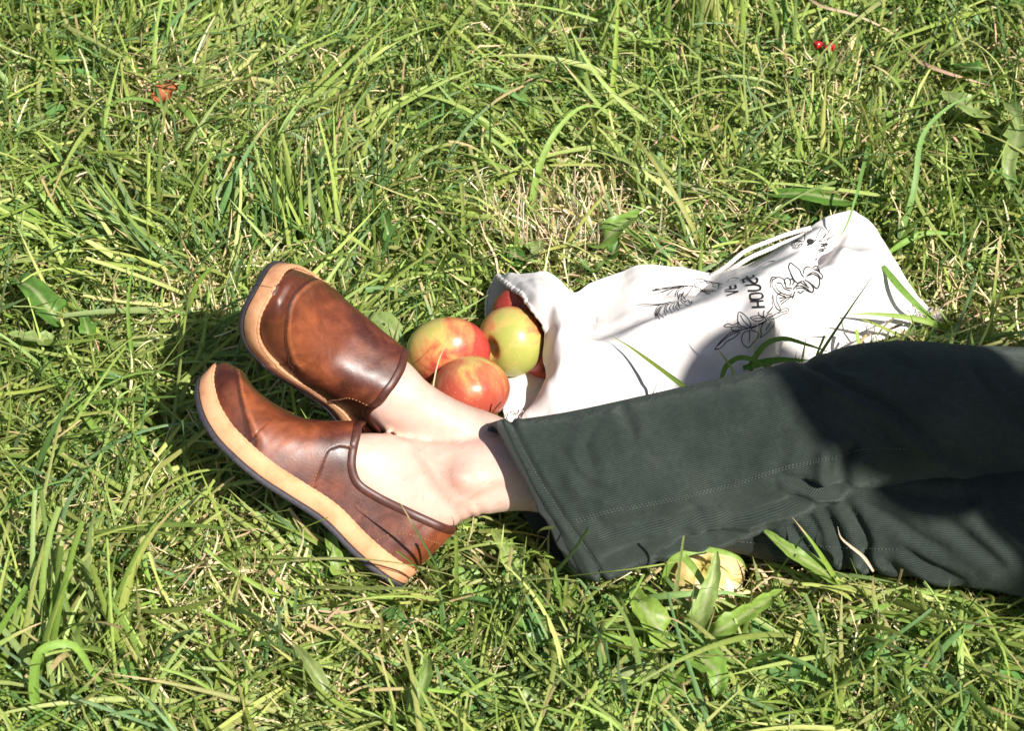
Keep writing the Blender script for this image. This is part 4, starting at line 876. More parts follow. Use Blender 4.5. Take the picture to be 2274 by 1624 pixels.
rn = random.Random(3); sc = []
for k in range(44):     # cone scales inside its outline
    a_ = rn.uniform(0, 6.28); r_ = math.sqrt(rn.random()); ux, uy = r_ * math.cos(a_) * 95, r_ * math.sin(a_) * 48; an = -1.05
    x, y = 470 + ux * math.cos(an) - uy * math.sin(an), 150 + ux * math.sin(an) + uy * math.cos(an); sc.append([(x - 12, y - 5), (x, y + 9), (x + 12, y - 3), (x + 8, y - 12)])
cone = [(470 + 112 * math.cos(t) * math.cos(-1.05) - 58 * math.sin(t) * math.sin(-1.05), 150 + 112 * math.cos(t) * math.sin(-1.05) + 58 * math.sin(t) * math.cos(-1.05)) for t in np.linspace(0, 2 * math.pi, 26)]
strokes('cone_drawing', sc + [cone], z8, .00038)
strokes('blossom_drawing', [[(665, 130), (700, 60), (735, 15), (765, 45), (780, 75), (740, 130), (700, 155)], [(740, 125), (765, 90), (778, 70)], [(790, 120), (800, 70), (830, 30), (865, 45), (868, 80), (820, 125), (760, 150)], [(680, 165), (740, 155), (810, 130)],
                            [(0, 470), (80, 420), (160, 385), (210, 382)], [(20, 455), (120, 400), (200, 385)]], z8, .00042)
blob = [[(600 + 34 * math.cos(a) * k, 165 + 26 * math.sin(a) * k) for a in np.linspace(0, 6.28, 12)] for k in (.3, .5, .7, .9, 1.05)] + [[(560, 215), (590, 180), (640, 140)], [(570, 205), (620, 185), (665, 140)]]
strokes('bud_drawing', blob, z8, .0007)
# ================================================================== GRASS
# heights of everything standing on the lawn, so that blades stop short of it
print('heightmap'); GN = 620; gx0, gx1, gy0, gy1 = -.85, 1.15, -.75, .75
gxs = np.linspace(gx0, gx1, GN); gys = np.linspace(gy0, gy1, GN); TOP = np.full((GN, GN), -1.); BOT = np.full((GN, GN), 9.)
COV = np.zeros((GN, GN)); CV = dict(trousers=.72, windfall=0.)
for V_, F_, nm_ in SOLID:
    V_ = np.asarray(V_); lo, hi = V_.min(0), V_.max(0); b_ = bvh(V_, F_)
    i0, i1 = np.searchsorted(gxs, lo[0]), np.searchsorted(gxs, hi[0]); j0, j1 = np.searchsorted(gys, lo[1]), np.searchsorted(gys, hi[1])
    dn, up_ = Vector((0, 0, -1)), Vector((0, 0, 1))
    for i in range(i0, min(i1, GN)):
        for j in range(j0, min(j1, GN)):
            h = b_.ray_cast(Vector((gxs[i], gys[j], 1.)), dn, 2)
            if h[0] is None: continue
            COV[i, j] = CV.get(nm_, 1.) if h[0].z > TOP[i, j] else COV[i, j]
            TOP[i, j] = max(TOP[i, j], h[0].z); h2 = b_.ray_cast(Vector((gxs[i], gys[j], -.3)), up_, 2)
            if h2[0] is not None: BOT[i, j] = min(BOT[i, j], h2[0].z)
BOT = np.where(TOP > -1, BOT, 9.)
T2, B2 = TOP.copy(), BOT.copy()      # grow by one cell
for dx, dy in ((1, 0), (-1, 0), (0, 1), (0, -1)):
    T2 = np.maximum(T2, np.roll(TOP, (dx, dy), (0, 1))); B2 = np.minimum(B2, np.roll(BOT, (dx, dy), (0, 1)))
TOP, BOT = T2, B2
for dx, dy in ((1, 0), (-1, 0), (0, 1), (0, -1)): COV = np.where(COV > 0, COV, np.roll(COV, (dx, dy), (0, 1)))
COVER = COV
def is_over(x, y, z, u=.5):
    i = np.clip(((x - gx0) / (gx1 - gx0) * (GN - 1)).round().astype(int), 0, GN - 1); j = np.clip(((y - gy0) / (gy1 - gy0) * (GN - 1)).round().astype(int), 0, GN - 1)
    ok = (x > gx0) & (x < gx1) & (y > gy0) & (y < gy1); return ok & (COVER[i, j] > u) & (z > BOT[i, j] - .002)
def hit(x, y, z):
    i = ((x - gx0) / (gx1 - gx0) * (GN - 1)).round().astype(int); j = ((y - gy0) / (gy1 - gy0) * (GN - 1)).round().astype(int)
    ok = (i >= 0) & (i < GN) & (j >= 0) & (j < GN); i = np.clip(i, 0, GN - 1); j = np.clip(j, 0, GN - 1)
    return ok & (z < TOP[i, j]) & (z > BOT[i, j] - .002), ok & (TOP[i, j] > 0) , np.where(ok, BOT[i, j], 9.)
def blades(N, region, length, width, lean, curl, fold=.18, kink=0., zroot=(0, 0), seed=0, K=7, cols=None, flow=None, flowamt=0., drift=.5, mask=None, over=False, centre=None, keepdens=None):
    """one array of grass blades; returns V, F, Col"""
    r = np.random.default_rng(seed); x0, x1, y0, y1 = region
    if centre is None: x = r.uniform(x0, x1, N); y = r.uniform(y0, y1, N)
    else: x, y = centre(r, N)
    if keepdens is not None:
        kk = r.random(N) < keepdens(x, y); x, y = x[kk], y[kk]; N = len(x)
    L = r.uniform(*length, N) * (0.7 + .6 * vnoise(x, y, seed + 11, 5)); wdt = r.uniform(*width, N)
    az = r.uniform(0, 2 * np.pi, N)
    if flow is not None:
        fa = flow(x, y); m = r.random(N) < flowamt; az = np.where(m, fa + r.normal(0, .45, N), az)
    le = np.clip(r.normal(lean[0], lean[1], N), .03, 1.5); cu = r.normal(curl[0], curl[1], N)
    zr = gheight(x, y) + r.uniform(zroot[0], zroot[1] + 1e-9, N)
    dr = r.normal(0, drift, N); tw = r.normal(0, .5, N); twr = r.normal(0, .9, N)
    kk = r.random(N) < kink; kp = r.integers(1, max(2, K - 1), N)
    strict = r.random((N, 1)) * np.ones((1, K + 1)); strict = np.minimum(strict, .985).ravel(); cut = r.random(N) < .5
    scale = np.ones(N); alive = np.ones(N, bool)
    def make(sc):
        pts = np.zeros((N, K + 1, 3)); pts[:, 0] = np.stack([x, y, zr], 1); a_ = le.copy(); f_ = az.copy(); ds = L * sc / K
        tan = np.zeros((N, K + 1, 3))
        for k in range(K):
            d = np.stack([np.sin(a_) * np.cos(f_), np.sin(a_) * np.sin(f_), np.cos(a_)], 1); tan[:, k] = d
            pts[:, k + 1] = pts[:, k] + d * ds[:, None]
            low = pts[:, k + 1, 2] < gheight(x, y) + .004; pts[low, k + 1, 2] = gheight(x, y)[low] + .004 + .004 * (k % 2)
            a_ = a_ + cu / K * (1 + .8 * k / K) + np.where(kk & (kp == k), 1.1, 0); a_ = np.clip(a_, .02, 2.1); f_ = f_ + dr / K
        tan[:, K] = tan[:, K - 1]; return pts, tan
    for sc in (1., .75, .55, .4, .28):
        pts, tan = make(scale)
        h_, _, _ = hit(pts[..., 0].ravel(), pts[..., 1].ravel(), pts[..., 2].ravel()); bad = h_.reshape(N, K + 1).any(1) | is_over(pts[..., 0].ravel(), pts[..., 1].ravel(), pts[..., 2].ravel(), strict).reshape(N, K + 1).any(1)
        if sc == .28: alive = ~bad; break
        scale = np.where(bad, {1.: .75, .75: .55, .55: .4, .4: .28}[sc], scale)
    pts, tan, L2, wd2, cut = pts[alive], tan[alive], L[alive], wdt[alive], cut[alive]; tw, twr, az_ = tw[alive], twr[alive], az[alive]; n_ = len(pts)
    side = np.stack([-np.sin(az_), np.cos(az_), 0 * az_], 1)[:, None] * np.ones((1, K + 1, 1)); side -= tan * (side * tan).sum(2, keepdims=True); side /= np.linalg.norm(side, axis=2, keepdims=True) + 1e-9
    nn = np.cross(tan, side); t = np.linspace(0, 1, K + 1)[None]
    an = tw[:, None] + twr[:, None] * t; S = side * np.cos(an)[..., None] + nn * np.sin(an)[..., None]; NN_ = np.cross(tan, S)
    prof = (np.minimum(1, .6 + t * 2.2)) * (1 - np.clip(t, 0, 1) ** 2.6); prof[:, -1] = .04; prof = np.where(cut[:, None], np.maximum(prof, .62) * (1 - .12 * t), prof)
    hw = (wd2[:, None] / 2 * prof)[..., None]
    V = np.stack([pts - S * hw, pts + NN_ * hw * fold * 2, pts + S * hw], 2).reshape(-1, 3)
    base = (np.arange(n_) * (K + 1) * 3)[:, None, None]; k_ = np.arange(K)[None, :, None] * 3; q = np.array([[0, 1, 4, 3], [1, 2, 5, 4]])
    F = (base[..., None] + k_[..., None] + q[None, None]).reshape(-1, 4)
    cols = np.array(cols); ci = r.integers(0, len(cols), n_); c = cols[ci] * r.uniform(.75, 1.3, (n_, 1)) * np.array([1.06, 1.03, .98]) ; c = c * (1 + r.normal(0, .05, (n_, 3)))
    C4 = np.ones((n_, K + 1, 3, 4)); tipc = np.where(r.random(n_) < .12, 1., 0.)[:, None, None]; straw = np.array([.52, .40, .20])
    f_ = np.clip((t - .72) / .1, 0, 1)[..., None] * tipc; f0 = np.clip((.22 - t) / .22, 0, 1)[..., None] * .45
    cc = c[:, None] * (1 - f_) + straw * f_; cc = cc * (1 - f0) + np.array([.42, .44, .2]) * f0
    C4[..., :3] = np.clip(cc, .01, .95)[:, :, None]; C4[:, :, 1, :3] = np.clip(C4[:, :, 1, :3] * 1.16, 0, .95)
    return V, F, C4.reshape(-1, 4)
def merge(lst):
    o = 0; Vs, Fs, Cs = [], [], []
    for V, F, c in lst: Vs.append(V); Fs.append(F + o); Cs.append(c); o += len(V)
    return np.concatenate(Vs), np.concatenate(Fs), np.concatenate(Cs)
G1 = [(.22, .31, .065), (.29, .37, .095), (.18, .28, .06), (.34, .41, .12), (.25, .34, .11), (.40, .45, .16), (.30, .40, .10)]
GB = [(.12, .22, .07), (.17, .28, .12), (.10, .19, .06)]
ST = [(.72, .60, .38), (.80, .70, .48), (.60, .48, .27), (.66, .58, .33), (.74, .52, .36)]
MIX = [(.42, .44, .18), (.32, .38, .12), (.60, .56, .30), (.26, .33, .09), (.50, .52, .22), (.36, .44, .14)]
def flow(x, y): # lie of the grass: different swirl in each part of the lawn
    return 2 * np.pi * (vnoise(x, y, 40, 2.2) + .25 * vnoise(x, y, 41, 6)) + .6
FR = (-.72, .86, -.62, .74)
print('grass')
thatch = merge([blades(62000, FR, (.012, .042), (.0014, .0042), (1.25, .30), (.4, .6), seed=1, K=3, cols=MIX + ST[:3], zroot=(.0, .012)),
                blades(30000, FR, (.015, .04), (.0015, .0035), (.7, .4), (.8, .6), seed=2, K=3, cols=G1 + GB, zroot=(.0, .006))])
mid = merge([blades(20000, FR, (.04, .115), (.0026, .0068), (.55, .33), (.65, .55), seed=3, K=6, cols=G1 + GB[:2], flow=flow, flowamt=.55, kink=.10),
             blades(12000, FR, (.04, .12), (.0028, .0068), (1.2, .25), (.35, .4), seed=4, K=6, cols=G1, flow=flow, flowamt=.8, zroot=(.006, .028), kink=.08),
             blades(11000, FR, (.05, .10), (.0026, .0056), (.30, .2), (.7, .5), seed=5, K=6, cols=G1 + GB, keepdens=lambda x, y: np.clip(vnoise(x, y, 55, 7) * 2.2 - .75, 0, 1) * (y > -.25))])
longb = merge([blades(1800, FR, (.11, .20), (.0036, .0078), (.45, .25), (.8, .55), seed=6, K=11, cols=G1 + GB, flow=flow, flowamt=.5, kink=.12, drift=.7),
               blades(900, FR, (.12, .24), (.004, .0082), (1.2, .18), (.35, .35), seed=7, K=10, cols=G1, flow=flow, flowamt=.8, zroot=(.02, .045), drift=.5)])
def fan(px, py, N, sx, sy, az0, spread, L, wd, cols, seed, lean=(.45, .22), curl=(.35, .3)):
    c0 = P(px, py, 0); b_ = blades(N, FR, L, wd, lean, curl, seed=seed, K=8, cols=cols, centre=lambda r, n: (c0[0] + r.normal(0, sx, n), c0[1] + r.normal(0, sy, n)), flow=lambda x, y: np.full(len(x), az0) + np.random.default_rng(seed).normal(0, spread, len(x)), flowamt=.85)
    return b_
fans = merge([fan(600, 590, 150, .05, .025, 1.57, .7, (.09, .17), (.005, .010), GB + G1[:3], 31), fan(760, 540, 90, .05, .03, 1.2, .5, (.08, .15), (.004, .009), GB + G1, 32), fan(390, 620, 90, .03, .03, 2.9, .35, (.10, .18), (.005, .010), G1 + GB, 33, (.95, .2), (.3, .3)),
              fan(180, 560, 60, .05, .02, 3.0, .5, (.10, .17), (.005, .009), G1, 34, (.9, .2)), fan(700, 60, 140, .10, .03, 1.57, .5, (.09, .15), (.004, .008), G1, 35, (.25, .15), (.3, .3)), fan(250, 90, 120, .12, .03, 1.5, .5, (.08, .15), (.004, .008), G1, 36, (.25, .15)),
              fan(1500, 120, 160, .14, .04, 1.4, .6, (.10, .16), (.004, .009), G1 + GB[:1], 37, (.3, .2), (.4, .3)), fan(1650, 420, 90, .08, .03, 1.2, .5, (.08, .14), (.004, .008), G1, 38, (.4, .2)), fan(2150, 520, 120, .06, .05, -1.2, .8, (.08, .14), (.004, .008), G1 + GB[:1], 39, (.7, .3)),
              fan(850, 1330, 110, .08, .03, 3.0, .35, (.08, .15), (.005, .010), G1, 43, (1.15, .2), (.2, .3)), fan(500, 1500, 110, .10, .04, 2.6, .5, (.08, .15), (.005, .010), G1, 44, (1.0, .2), (.2, .3)), fan(1980, 1380, 110, .07, .03, 2.2, .5, (.07, .13), (.005, .009), G1, 45, (.9, .25), (.2, .3)),
              fan(130, 1500, 60, .05, .03, 1.5, .8, (.12, .2), (.007, .012), G1, 46, (.4, .25), (.8, .4))])
outer = merge([blades(26000, (-1.5, 1.7, -1.4, 1.5), (.05, .12), (.003, .006), (.7, .35), (1.0, .6), seed=8, K=4, cols=G1 + GB, flow=flow, flowamt=.5, keepdens=lambda x, y: 1. * ((x < FR[0]) | (x > FR[1]) | (y < FR[2]) | (y > FR[3])))])
def straw_density(x, y): return np.clip(vnoise(x, y, 61, 6) * 2.4 - 1.0, 0.05, 1)
dry = merge([blades(26000, FR, (.02, .075), (.0014, .0038), (1.0, .4), (.5, .7), seed=9, K=4, cols=ST, zroot=(.005, .04), keepdens=straw_density, kink=.15)])
gV, gF, gC = merge([thatch, mid, longb, fans, outer])
tag(obj('grass', gV, gF, M['grass'], attrs={'Col': ('FLOAT_COLOR', 'POINT', gC)}), 'green meadow grass in sunlight covering the whole ground', 'grass', kind='stuff')
tag(obj('dry_grass', *dry[:2], M['straw'], attrs={'Col': ('FLOAT_COLOR', 'POINT', dry[2])}), 'pale dead straw scattered low between the green blades', 'dry grass', kind='stuff')
# the tuft of dead stalks behind the bag
ctr = P(1235, 540, 0)
def tuftc(r, N): return ctr[0] + r.normal(0, .046, N), ctr[1] + r.normal(0, .032, N)
tf = blades(330, FR, (.05, .13), (.0014, .0034), (.34, .28), (.15, .4), seed=12, K=6, cols=[(.86, .68, .52), (.80, .62, .46), (.88, .76, .60), (.62, .44, .30)], centre=tuftc, kink=.1)
tag(obj('dry_grass_tuft', tf[0], tf[1], M['straw'], attrs={'Col': ('FLOAT_COLOR', 'POINT', tf[2])}), 'tuft of pinkish dead grass stalks standing behind the mouth of the cloth bag', 'dry grass')

# ---- broad leaves
def leaf_mesh(pts, wid, lobes=0, lobe_d=.3, cup=.25, wave=.0, tilt=0., col=(.16, .30, .05), seed=0, stalk=.0):
    """pts: world centre line base -> tip; returns V,F,Col"""
    r = np.random.default_rng(seed); c = resample(np.array(pts), n=34); n_ = len(c); t = np.linspace(0, 1, n_); T = np.gradient(c, axis=0); T /= np.linalg.norm(T, axis=1)[:, None]
    S = np.cross(T, [0, 0, 1.]); S /= np.linalg.norm(S, axis=1)[:, None] + 1e-9; N = np.cross(S, T); ti = tilt
    S, N = S * math.cos(ti) + N * math.sin(ti), N * math.cos(ti) - S * math.sin(ti)
    w0 = np.sin(np.clip((t - stalk) / (1 - stalk), 0, 1) ** .75 * math.pi) ** .62; w0 = np.maximum(w0, .05)
    J = 9; V = np.zeros((n_, J, 3)); col_ = np.ones((n_, J, 4))
    for k, u in enumerate(np.linspace(-1, 1, J)):
        wl = w0 * wid
        if lobes:
            ph = (t * lobes + (.15 if u > 0 else .0)) % 1; saw = 1 - lobe_d * (1 - ph) ** .6 * (t < .9); wl = wl * (1 - (1 - saw) * abs(u) ** .3)
        V[:, k] = c + S * (u * wl)[:, None] + N * (abs(u) ** 1.4 * wid * cup + wave * wid * np.sin(t * 19 + u * 2.5 + seed) * abs(u))[:, None]
        base = np.array(col) * (1 + .10 * math.cos(u * 7)) * (1 + .10 * np.sin(t * 40 + abs(u) * 9))[:, None]
        base = base * (1 + .28 * np.maximum(0, np.cos(2 * np.pi * (t * 7 - abs(u) * 1.3))) ** 10)[:, None] * .82
        if abs(u) < .1: base = np.array([.50, .56, .26]) * np.ones((n_, 1)) * 1.0 * (1 - t[:, None] * .4)
        col_[:, k, :3] = base
    return V.reshape(-1, 3), gridF(n_, J), np.clip(col_, 0, .95).reshape(-1, 4)
def plant(name, label, cat, leaves, group=None, mat='leaf'):
    b0 = P(*leaves[0]['p'][0]); root_ = empty(name, (b0[0], b0[1], 0), label, cat, group)
    for k, lf in enumerate(leaves):
        d = dict(lf); d['wid'] *= 1.02; pp_ = d.pop('p'); pts = [P(q[0], q[1], q[2] + (.0 if k_ == 0 else .030 if 'right edge' in label or 'left edge' in label or 'bag' in label else .018)) for k_, q in enumerate(pp_)]; nm = d.pop('n', 'leaf'); V, F, c = leaf_mesh(pts, seed=k * 3 + len(label), **d)
        obj(nm, V, F, M[mat], root_, attrs={'Col': ('FLOAT_COLOR', 'POINT', c)})
    return root_
LG, DG, YG = (.31, .42, .13), (.09, .22, .04), (.34, .46, .11)
W = 'weed leaves in the lawn'
plant('dandelion', 'large jagged pale green dandelion leaves at the right edge, folded over the grass', 'dandelion', [dict(p=[(2262, 268, .02), (2258, 310, .045), (2240, 370, .045), (2242, 432, .02)], wid=.021, lobes=3, lobe_d=.5, cup=.2, wave=.1, col=LG), dict(p=[(2230, 225, .02), (2256, 262, .04), (2270, 320, .035)], wid=.014, lobes=3, lobe_d=.4, col=LG)], W)
plant('dandelion', 'wide smooth pale dandelion leaf lying above the large jagged ones near the right edge', 'dandelion', [dict(p=[(2195, 265, .02), (2150, 235, .04), (2090, 205, .035)], wid=.022, lobes=4, lobe_d=.18, cup=.15, wave=.12, col=LG), dict(p=[(2210, 170, .02), (2170, 150, .04), (2110, 150, .02)], wid=.014, lobes=4, lobe_d=.3, col=DG)], W)
plant('dandelion', 'dark green toothed leaf lying flat above the top corner of the cloth bag', 'dandelion', [dict(p=[(1900, 450, .02), (1850, 440, .035), (1780, 430, .04), (1700, 432, .03)], wid=.018, lobes=7, lobe_d=.16, cup=.12, wave=.05, col=(.13, .28, .045))], W)
plant('dandelion', 'broad leaf below the red berries near the top right', 'dandelion', [dict(p=[(1905, 170, .02), (1850, 150, .035), (1785, 118, .03)], wid=.017, lobes=5, lobe_d=.15, cup=.2, wave=.1, col=LG)], W)
plant('dock_leaf', 'broad upright oval leaf standing right of the dead grass tuft', 'leaf', [dict(p=[(1322, 560, .01), (1345, 530, .04), (1385, 495, .055), (1420, 478, .05)], wid=.017, cup=.3, wave=.12, col=(.22, .37, .07)), dict(p=[(1350, 590, .01), (1362, 560, .03), (1375, 530, .04)], wid=.009, cup=.4, col=DG)], W)
plant('dock_leaf', 'short rounded shiny leaf left of the dead grass tuft', 'leaf', [dict(p=[(1158, 580, .015), (1180, 560, .035), (1205, 535, .03)], wid=.015, cup=.15, wave=.1, col=LG), dict(p=[(1130, 600, .01), (1145, 570, .03), (1140, 540, .03)], wid=.012, cup=.3, col=DG)], W)
plant('ground_ivy', 'pair of small round scalloped leaves just above the cloth bag', 'leaf', [dict(p=[(1312, 600, .01), (1300, 588, .03), (1285, 576, .035)], wid=.011, lobes=5, lobe_d=.12, cup=.1, col=(.15, .29, .06)), dict(p=[(1315, 602, .01), (1330, 592, .03), (1345, 580, .035)], wid=.010, lobes=5, lobe_d=.12, cup=.1, col=(.18, .32, .07))], W)
plant('dandelion', 'wrinkled dark green leaves at the left edge level with the toe of the far shoe', 'dandelion', [dict(p=[(150, 745, .01), (120, 700, .035), (70, 640, .045), (25, 622, .03)], wid=.019, lobes=4, lobe_d=.22, cup=.3, wave=.2, col=(.13, .27, .05)), dict(p=[(165, 800, .01), (110, 760, .03), (20, 745, .03)], wid=.015, lobes=6, lobe_d=.45, col=LG), dict(p=[(160, 780, .01), (195, 740, .03), (180, 690, .03)], wid=.014, lobes=4, lobe_d=.4, col=(.15, .3, .05))], W)
plant('dandelion', 'deeply lobed pale leaf pointing right, left of the near shoe toe', 'dandelion', [dict(p=[(200, 800, .012), (250, 775, .035), (320, 760, .04), (365, 752, .03)], wid=.013, lobes=6, lobe_d=.6, cup=.15, wave=.1, col=LG), dict(p=[(190, 820, .01), (230, 840, .03), (300, 845, .02)], wid=.012, lobes=5, lobe_d=.4, col=DG)], W)
plant('dandelion', 'ragged pale leaf below the arch of the near shoe', 'dandelion', [dict(p=[(690, 1222, .01), (665, 1195, .03), (640, 1168, .035), (612, 1150, .03)], wid=.014, lobes=3, lobe_d=.6, cup=.15, wave=.15, col=LG)], W)
plant('dandelion', 'narrow blunt leaf standing beside the heel of the near shoe', 'dandelion', [dict(p=[(755, 1290, .01), (750, 1255, .035), (735, 1205, .045), (725, 1180, .04)], wid=.0105, lobes=2, lobe_d=.25, cup=.2, wave=.15, col=(.27, .41, .08)), dict(p=[(790, 1250, .01), (775, 1230, .03), (762, 1195, .03)], wid=.008, lobes=3, lobe_d=.5, col=LG)], W)
plant('dandelion', 'yellow green leaf between the near heel and the trouser cuff', 'dandelion', [dict(p=[(1130, 1290, .01), (1140, 1262, .035), (1110, 1205, .045), (1095, 1178, .04)], wid=.012, lobes=3, lobe_d=.45, cup=.2, wave=.1, col=YG)], W)
plant('dandelion', 'rosette of broad bright leaves on the grass below the windfall apple', 'dandelion', [
    dict(p=[(1500, 1440, .012), (1465, 1400, .045), (1430, 1350, .055), (1405, 1312, .045)], wid=.019, lobes=8, lobe_d=.14, cup=.25, wave=.15, col=(.30, .44, .08)),
    dict(p=[(1520, 1440, .012), (1555, 1370, .05), (1585, 1280, .075), (1592, 1225, .085)], wid=.0125, lobes=7, lobe_d=.2, cup=.3, wave=.12, col=(.36, .48, .14)),
    dict(p=[(1510, 1450, .012), (1560, 1465, .04), (1595, 1500, .04), (1590, 1550, .03)], wid=.022, lobes=4, lobe_d=.3, cup=.2, wave=.12, col=(.26, .44, .08)),
    dict(p=[(1500, 1455, .012), (1440, 1490, .03), (1370, 1505, .035), (1300, 1490, .03)], wid=.014, lobes=5, lobe_d=.2, cup=.15, wave=.1, col=(.40, .48, .20)),
    dict(p=[(1490, 1450, .012), (1400, 1440, .04), (1320, 1430, .04), (1255, 1465, .02)], wid=.015, lobes=5, lobe_d=.35, cup=.2, wave=.1, col=(.26, .42, .07)),
    dict(p=[(1530, 1440, .012), (1600, 1400, .04), (1680, 1350, .04), (1740, 1310, .03)], wid=.014, lobes=6, lobe_d=.35, cup=.2, wave=.1, col=(.28, .43, .08)),
    dict(p=[(1500, 1470, .012), (1490, 1520, .03), (1450, 1580, .03)], wid=.014, lobes=5, lobe_d=.35, cup=.2, wave=.1, col=(.24, .40, .07))], W)
plant('dandelion', 'toothed leaf leaning onto the lower trouser leg right of the windfall apple', 'dandelion', [dict(p=[(1885, 1320, .02), (1820, 1265, .06), (1760, 1228, .075), (1695, 1180, .08)], wid=.012, lobes=9, lobe_d=.14, cup=.2, wave=.08, col=(.26, .40, .08))], W)
plant('dandelion', 'veined pale leaf standing at the bottom edge below the near heel', 'dandelion', [dict(p=[(1195, 1600, .01), (1180, 1570, .035), (1165, 1530, .045)], wid=.024, lobes=4, lobe_d=.15, cup=.2, wave=.15, col=LG)], W)
plant('dandelion', 'long narrow leaf rising near the bottom edge, left of the veined one', 'dandelion', [dict(p=[(925, 1624, .01), (920, 1580, .04), (945, 1500, .06), (950, 1460, .05)], wid=.012, lobes=5, lobe_d=.35, cup=.3, wave=.1, col=(.25, .38, .09)), dict(p=[(980, 1620, .01), (1010, 1590, .03), (1040, 1580, .02)], wid=.015, lobes=3, lobe_d=.3, col=LG)], W)
plant('dandelion', 'reddish tipped narrow leaf in the lower left third, above the bottom edge', 'dandelion', [dict(p=[(735, 1590, .01), (725, 1540, .04), (690, 1480, .055), (655, 1435, .05)], wid=.011, lobes=4, lobe_d=.4, cup=.25, wave=.1, col=(.28, .36, .11))], W)
plant('dandelion', 'leaf with ragged edge beside the far shoe vamp and the largest apple', 'dandelion', [dict(p=[(905, 770, .012), (880, 745, .035), (845, 712, .04), (800, 700, .03)], wid=.017, lobes=4, lobe_d=.2, cup=.2, wave=.1, col=LG)], W)
plant('dock_leaf', 'dark rounded leaf in the upper left quarter under crossing blades', 'leaf', [dict(p=[(690, 300, .012), (720, 290, .03), (755, 265, .03)], wid=.014, cup=.25, wave=.1, col=DG)], W)
plant('dock_leaf', 'small dark upright leaf above the far shoe, left of the dead tuft', 'leaf', [dict(p=[(870, 560, .012), (862, 520, .04), (850, 470, .045)], wid=.009, cup=.5, wave=.1, col=(.12, .25, .05))], W)
# clover and tiny ground leaves, too many to count
def clover(N, seed):
    r = np.random.default_rng(seed); Vs, Fs, Cs, o = [], [], [], 0
    x = r.uniform(FR[0], FR[1], N * 3); y = r.uniform(FR[2], FR[3], N * 3); kp = r.random(N * 3) < np.clip(vnoise(x, y, 77, 5) * 2.6 - 1.1, .04, 1); x, y = x[kp][:N], y[kp][:N]
    for X0, Y0 in zip(x, y):
        z0 = r.uniform(.012, .038); k0 = r.uniform(0, 6.28); sz = r.uniform(.005, .0095); cl = np.array([(.12, .27, .06), (.2, .34, .07), (.15, .3, .09)])[r.integers(3)]
        q8 = np.linspace(0, 6.28, 7); xx8 = np.r_[X0, X0 + .02 * np.cos(q8)]; yy8 = np.r_[Y0, Y0 + .02 * np.sin(q8)]
        if is_over(xx8, yy8, np.full(8, .05)).any() or hit(xx8, yy8, np.full(8, z0))[0].any(): continue
        nl = nrm([r.normal(0, .45), r.normal(0, .45) - .2, 1])
        for k in range(3):
            a_ = k0 + k * 2.09; e1 = np.array([math.cos(a_), math.sin(a_), 0]); e1 = nrm(e1 - nl * (e1 @ nl)); e2 = np.cross(nl, e1); c0 = np.array([X0, Y0, z0 + gheight(np.array([X0]), np.array([Y0]))[0]])
            V = [c0] + [c0 + e1 * sz * (1 + .95 * math.cos(t_)) + e2 * sz * .85 * math.sin(t_) + nl * sz * .25 * abs(math.sin(t_)) for t_ in (2.5, 1.6, .8, .25, 0, -.25, -.8, -1.6, -2.5)]
            Vs.append(V); Fs += [[o, o + i, o + i + 1, o + i + 1] for i in range(1, 9)]; Cs += [list(cl * (1.2 if i == 0 else 1)) + [1] for i in range(10)]; o += 10
    F = [[a, b, c] for a, b, c, _ in Fs]
    return np.concatenate([np.array(v) for v in Vs]), np.array(F), np.array(Cs)
cv = clover(1500, 5)
tag(obj('clover', cv[0], cv[1], M['leaf'], attrs={'Col': ('FLOAT_COLOR', 'POINT', cv[2])}), 'small clover leaves spread low among the grass', 'clover', kind='stuff')

# ---- single blades one can point to
def blade_obj(label, pts, wid, col, group='single grass blades one can point out', name='grass_blade', tip=None, roll=0., mat='grass', prof_start=.6):
    c = resample(np.array([P(*q) for q in pts]), n=26); T = np.gradient(c, axis=0); T /= np.linalg.norm(T, axis=1)[:, None]
    S = np.cross(T, -FV); S /= np.linalg.norm(S, axis=1)[:, None]; N = np.cross(S, T); S = S * math.cos(roll) + N * math.sin(roll); t = np.linspace(0, 1, 26)
    hw = (wid / 2 * np.minimum(1, prof_start + t * 2) * (1 - t ** 2.4)).clip(.0002)[:, None]
    V = np.stack([c - S * hw, c + np.cross(S, T) * hw * -.3, c + S * hw], 1).reshape(-1, 3); cc = np.ones((26, 3, 4)); cc[..., :3] = np.array(col)
    if tip is not None:
        m = np.clip((t - .8) / .08, 0, 1)[:, None, None]; cc[..., :3] = cc[..., :3] * (1 - m) + np.array(tip) * m
    cc[:, 1, :3] *= 1.15
    return tag(obj(name, V, gridF(26, 3), M[mat], attrs={'Col': ('FLOAT_COLOR', 'POINT', cc.reshape(-1, 4))}), label, 'grass blade', group)
OG = (.20, .30, .05)
blade_obj('long straight green blade lying across the middle of the white bag', [(1560, 885, .16), (1510, 852, .125), (1440, 800, .112), (1395, 768, .105), (1356, 745, .100)], .0060, (.24, .34, .06))
blade_obj('green blade arching over the shaded lower fold of the bag, above the trousers', [(1668, 830, .05), (1676, 795, .09), (1700, 765, .10), (1740, 752, .10), (1790, 765, .10), (1850, 785, .085)], .0070, (.13, .25, .04))
blade_obj('low arched blade just above the knee of the trousers, left of the shaded fold', [(1600, 850, .09), (1612, 815, .10), (1640, 795, .11), (1675, 800, .11), (1720, 826, .10), (1760, 830, .09)], .0060, (.14, .27, .04))
blade_obj('broad horizontal blade tucked between the bag and the top of the knee', [(1650, 818, .09), (1710, 802, .10), (1800, 800, .10)], .0085, (.10, .24, .03))
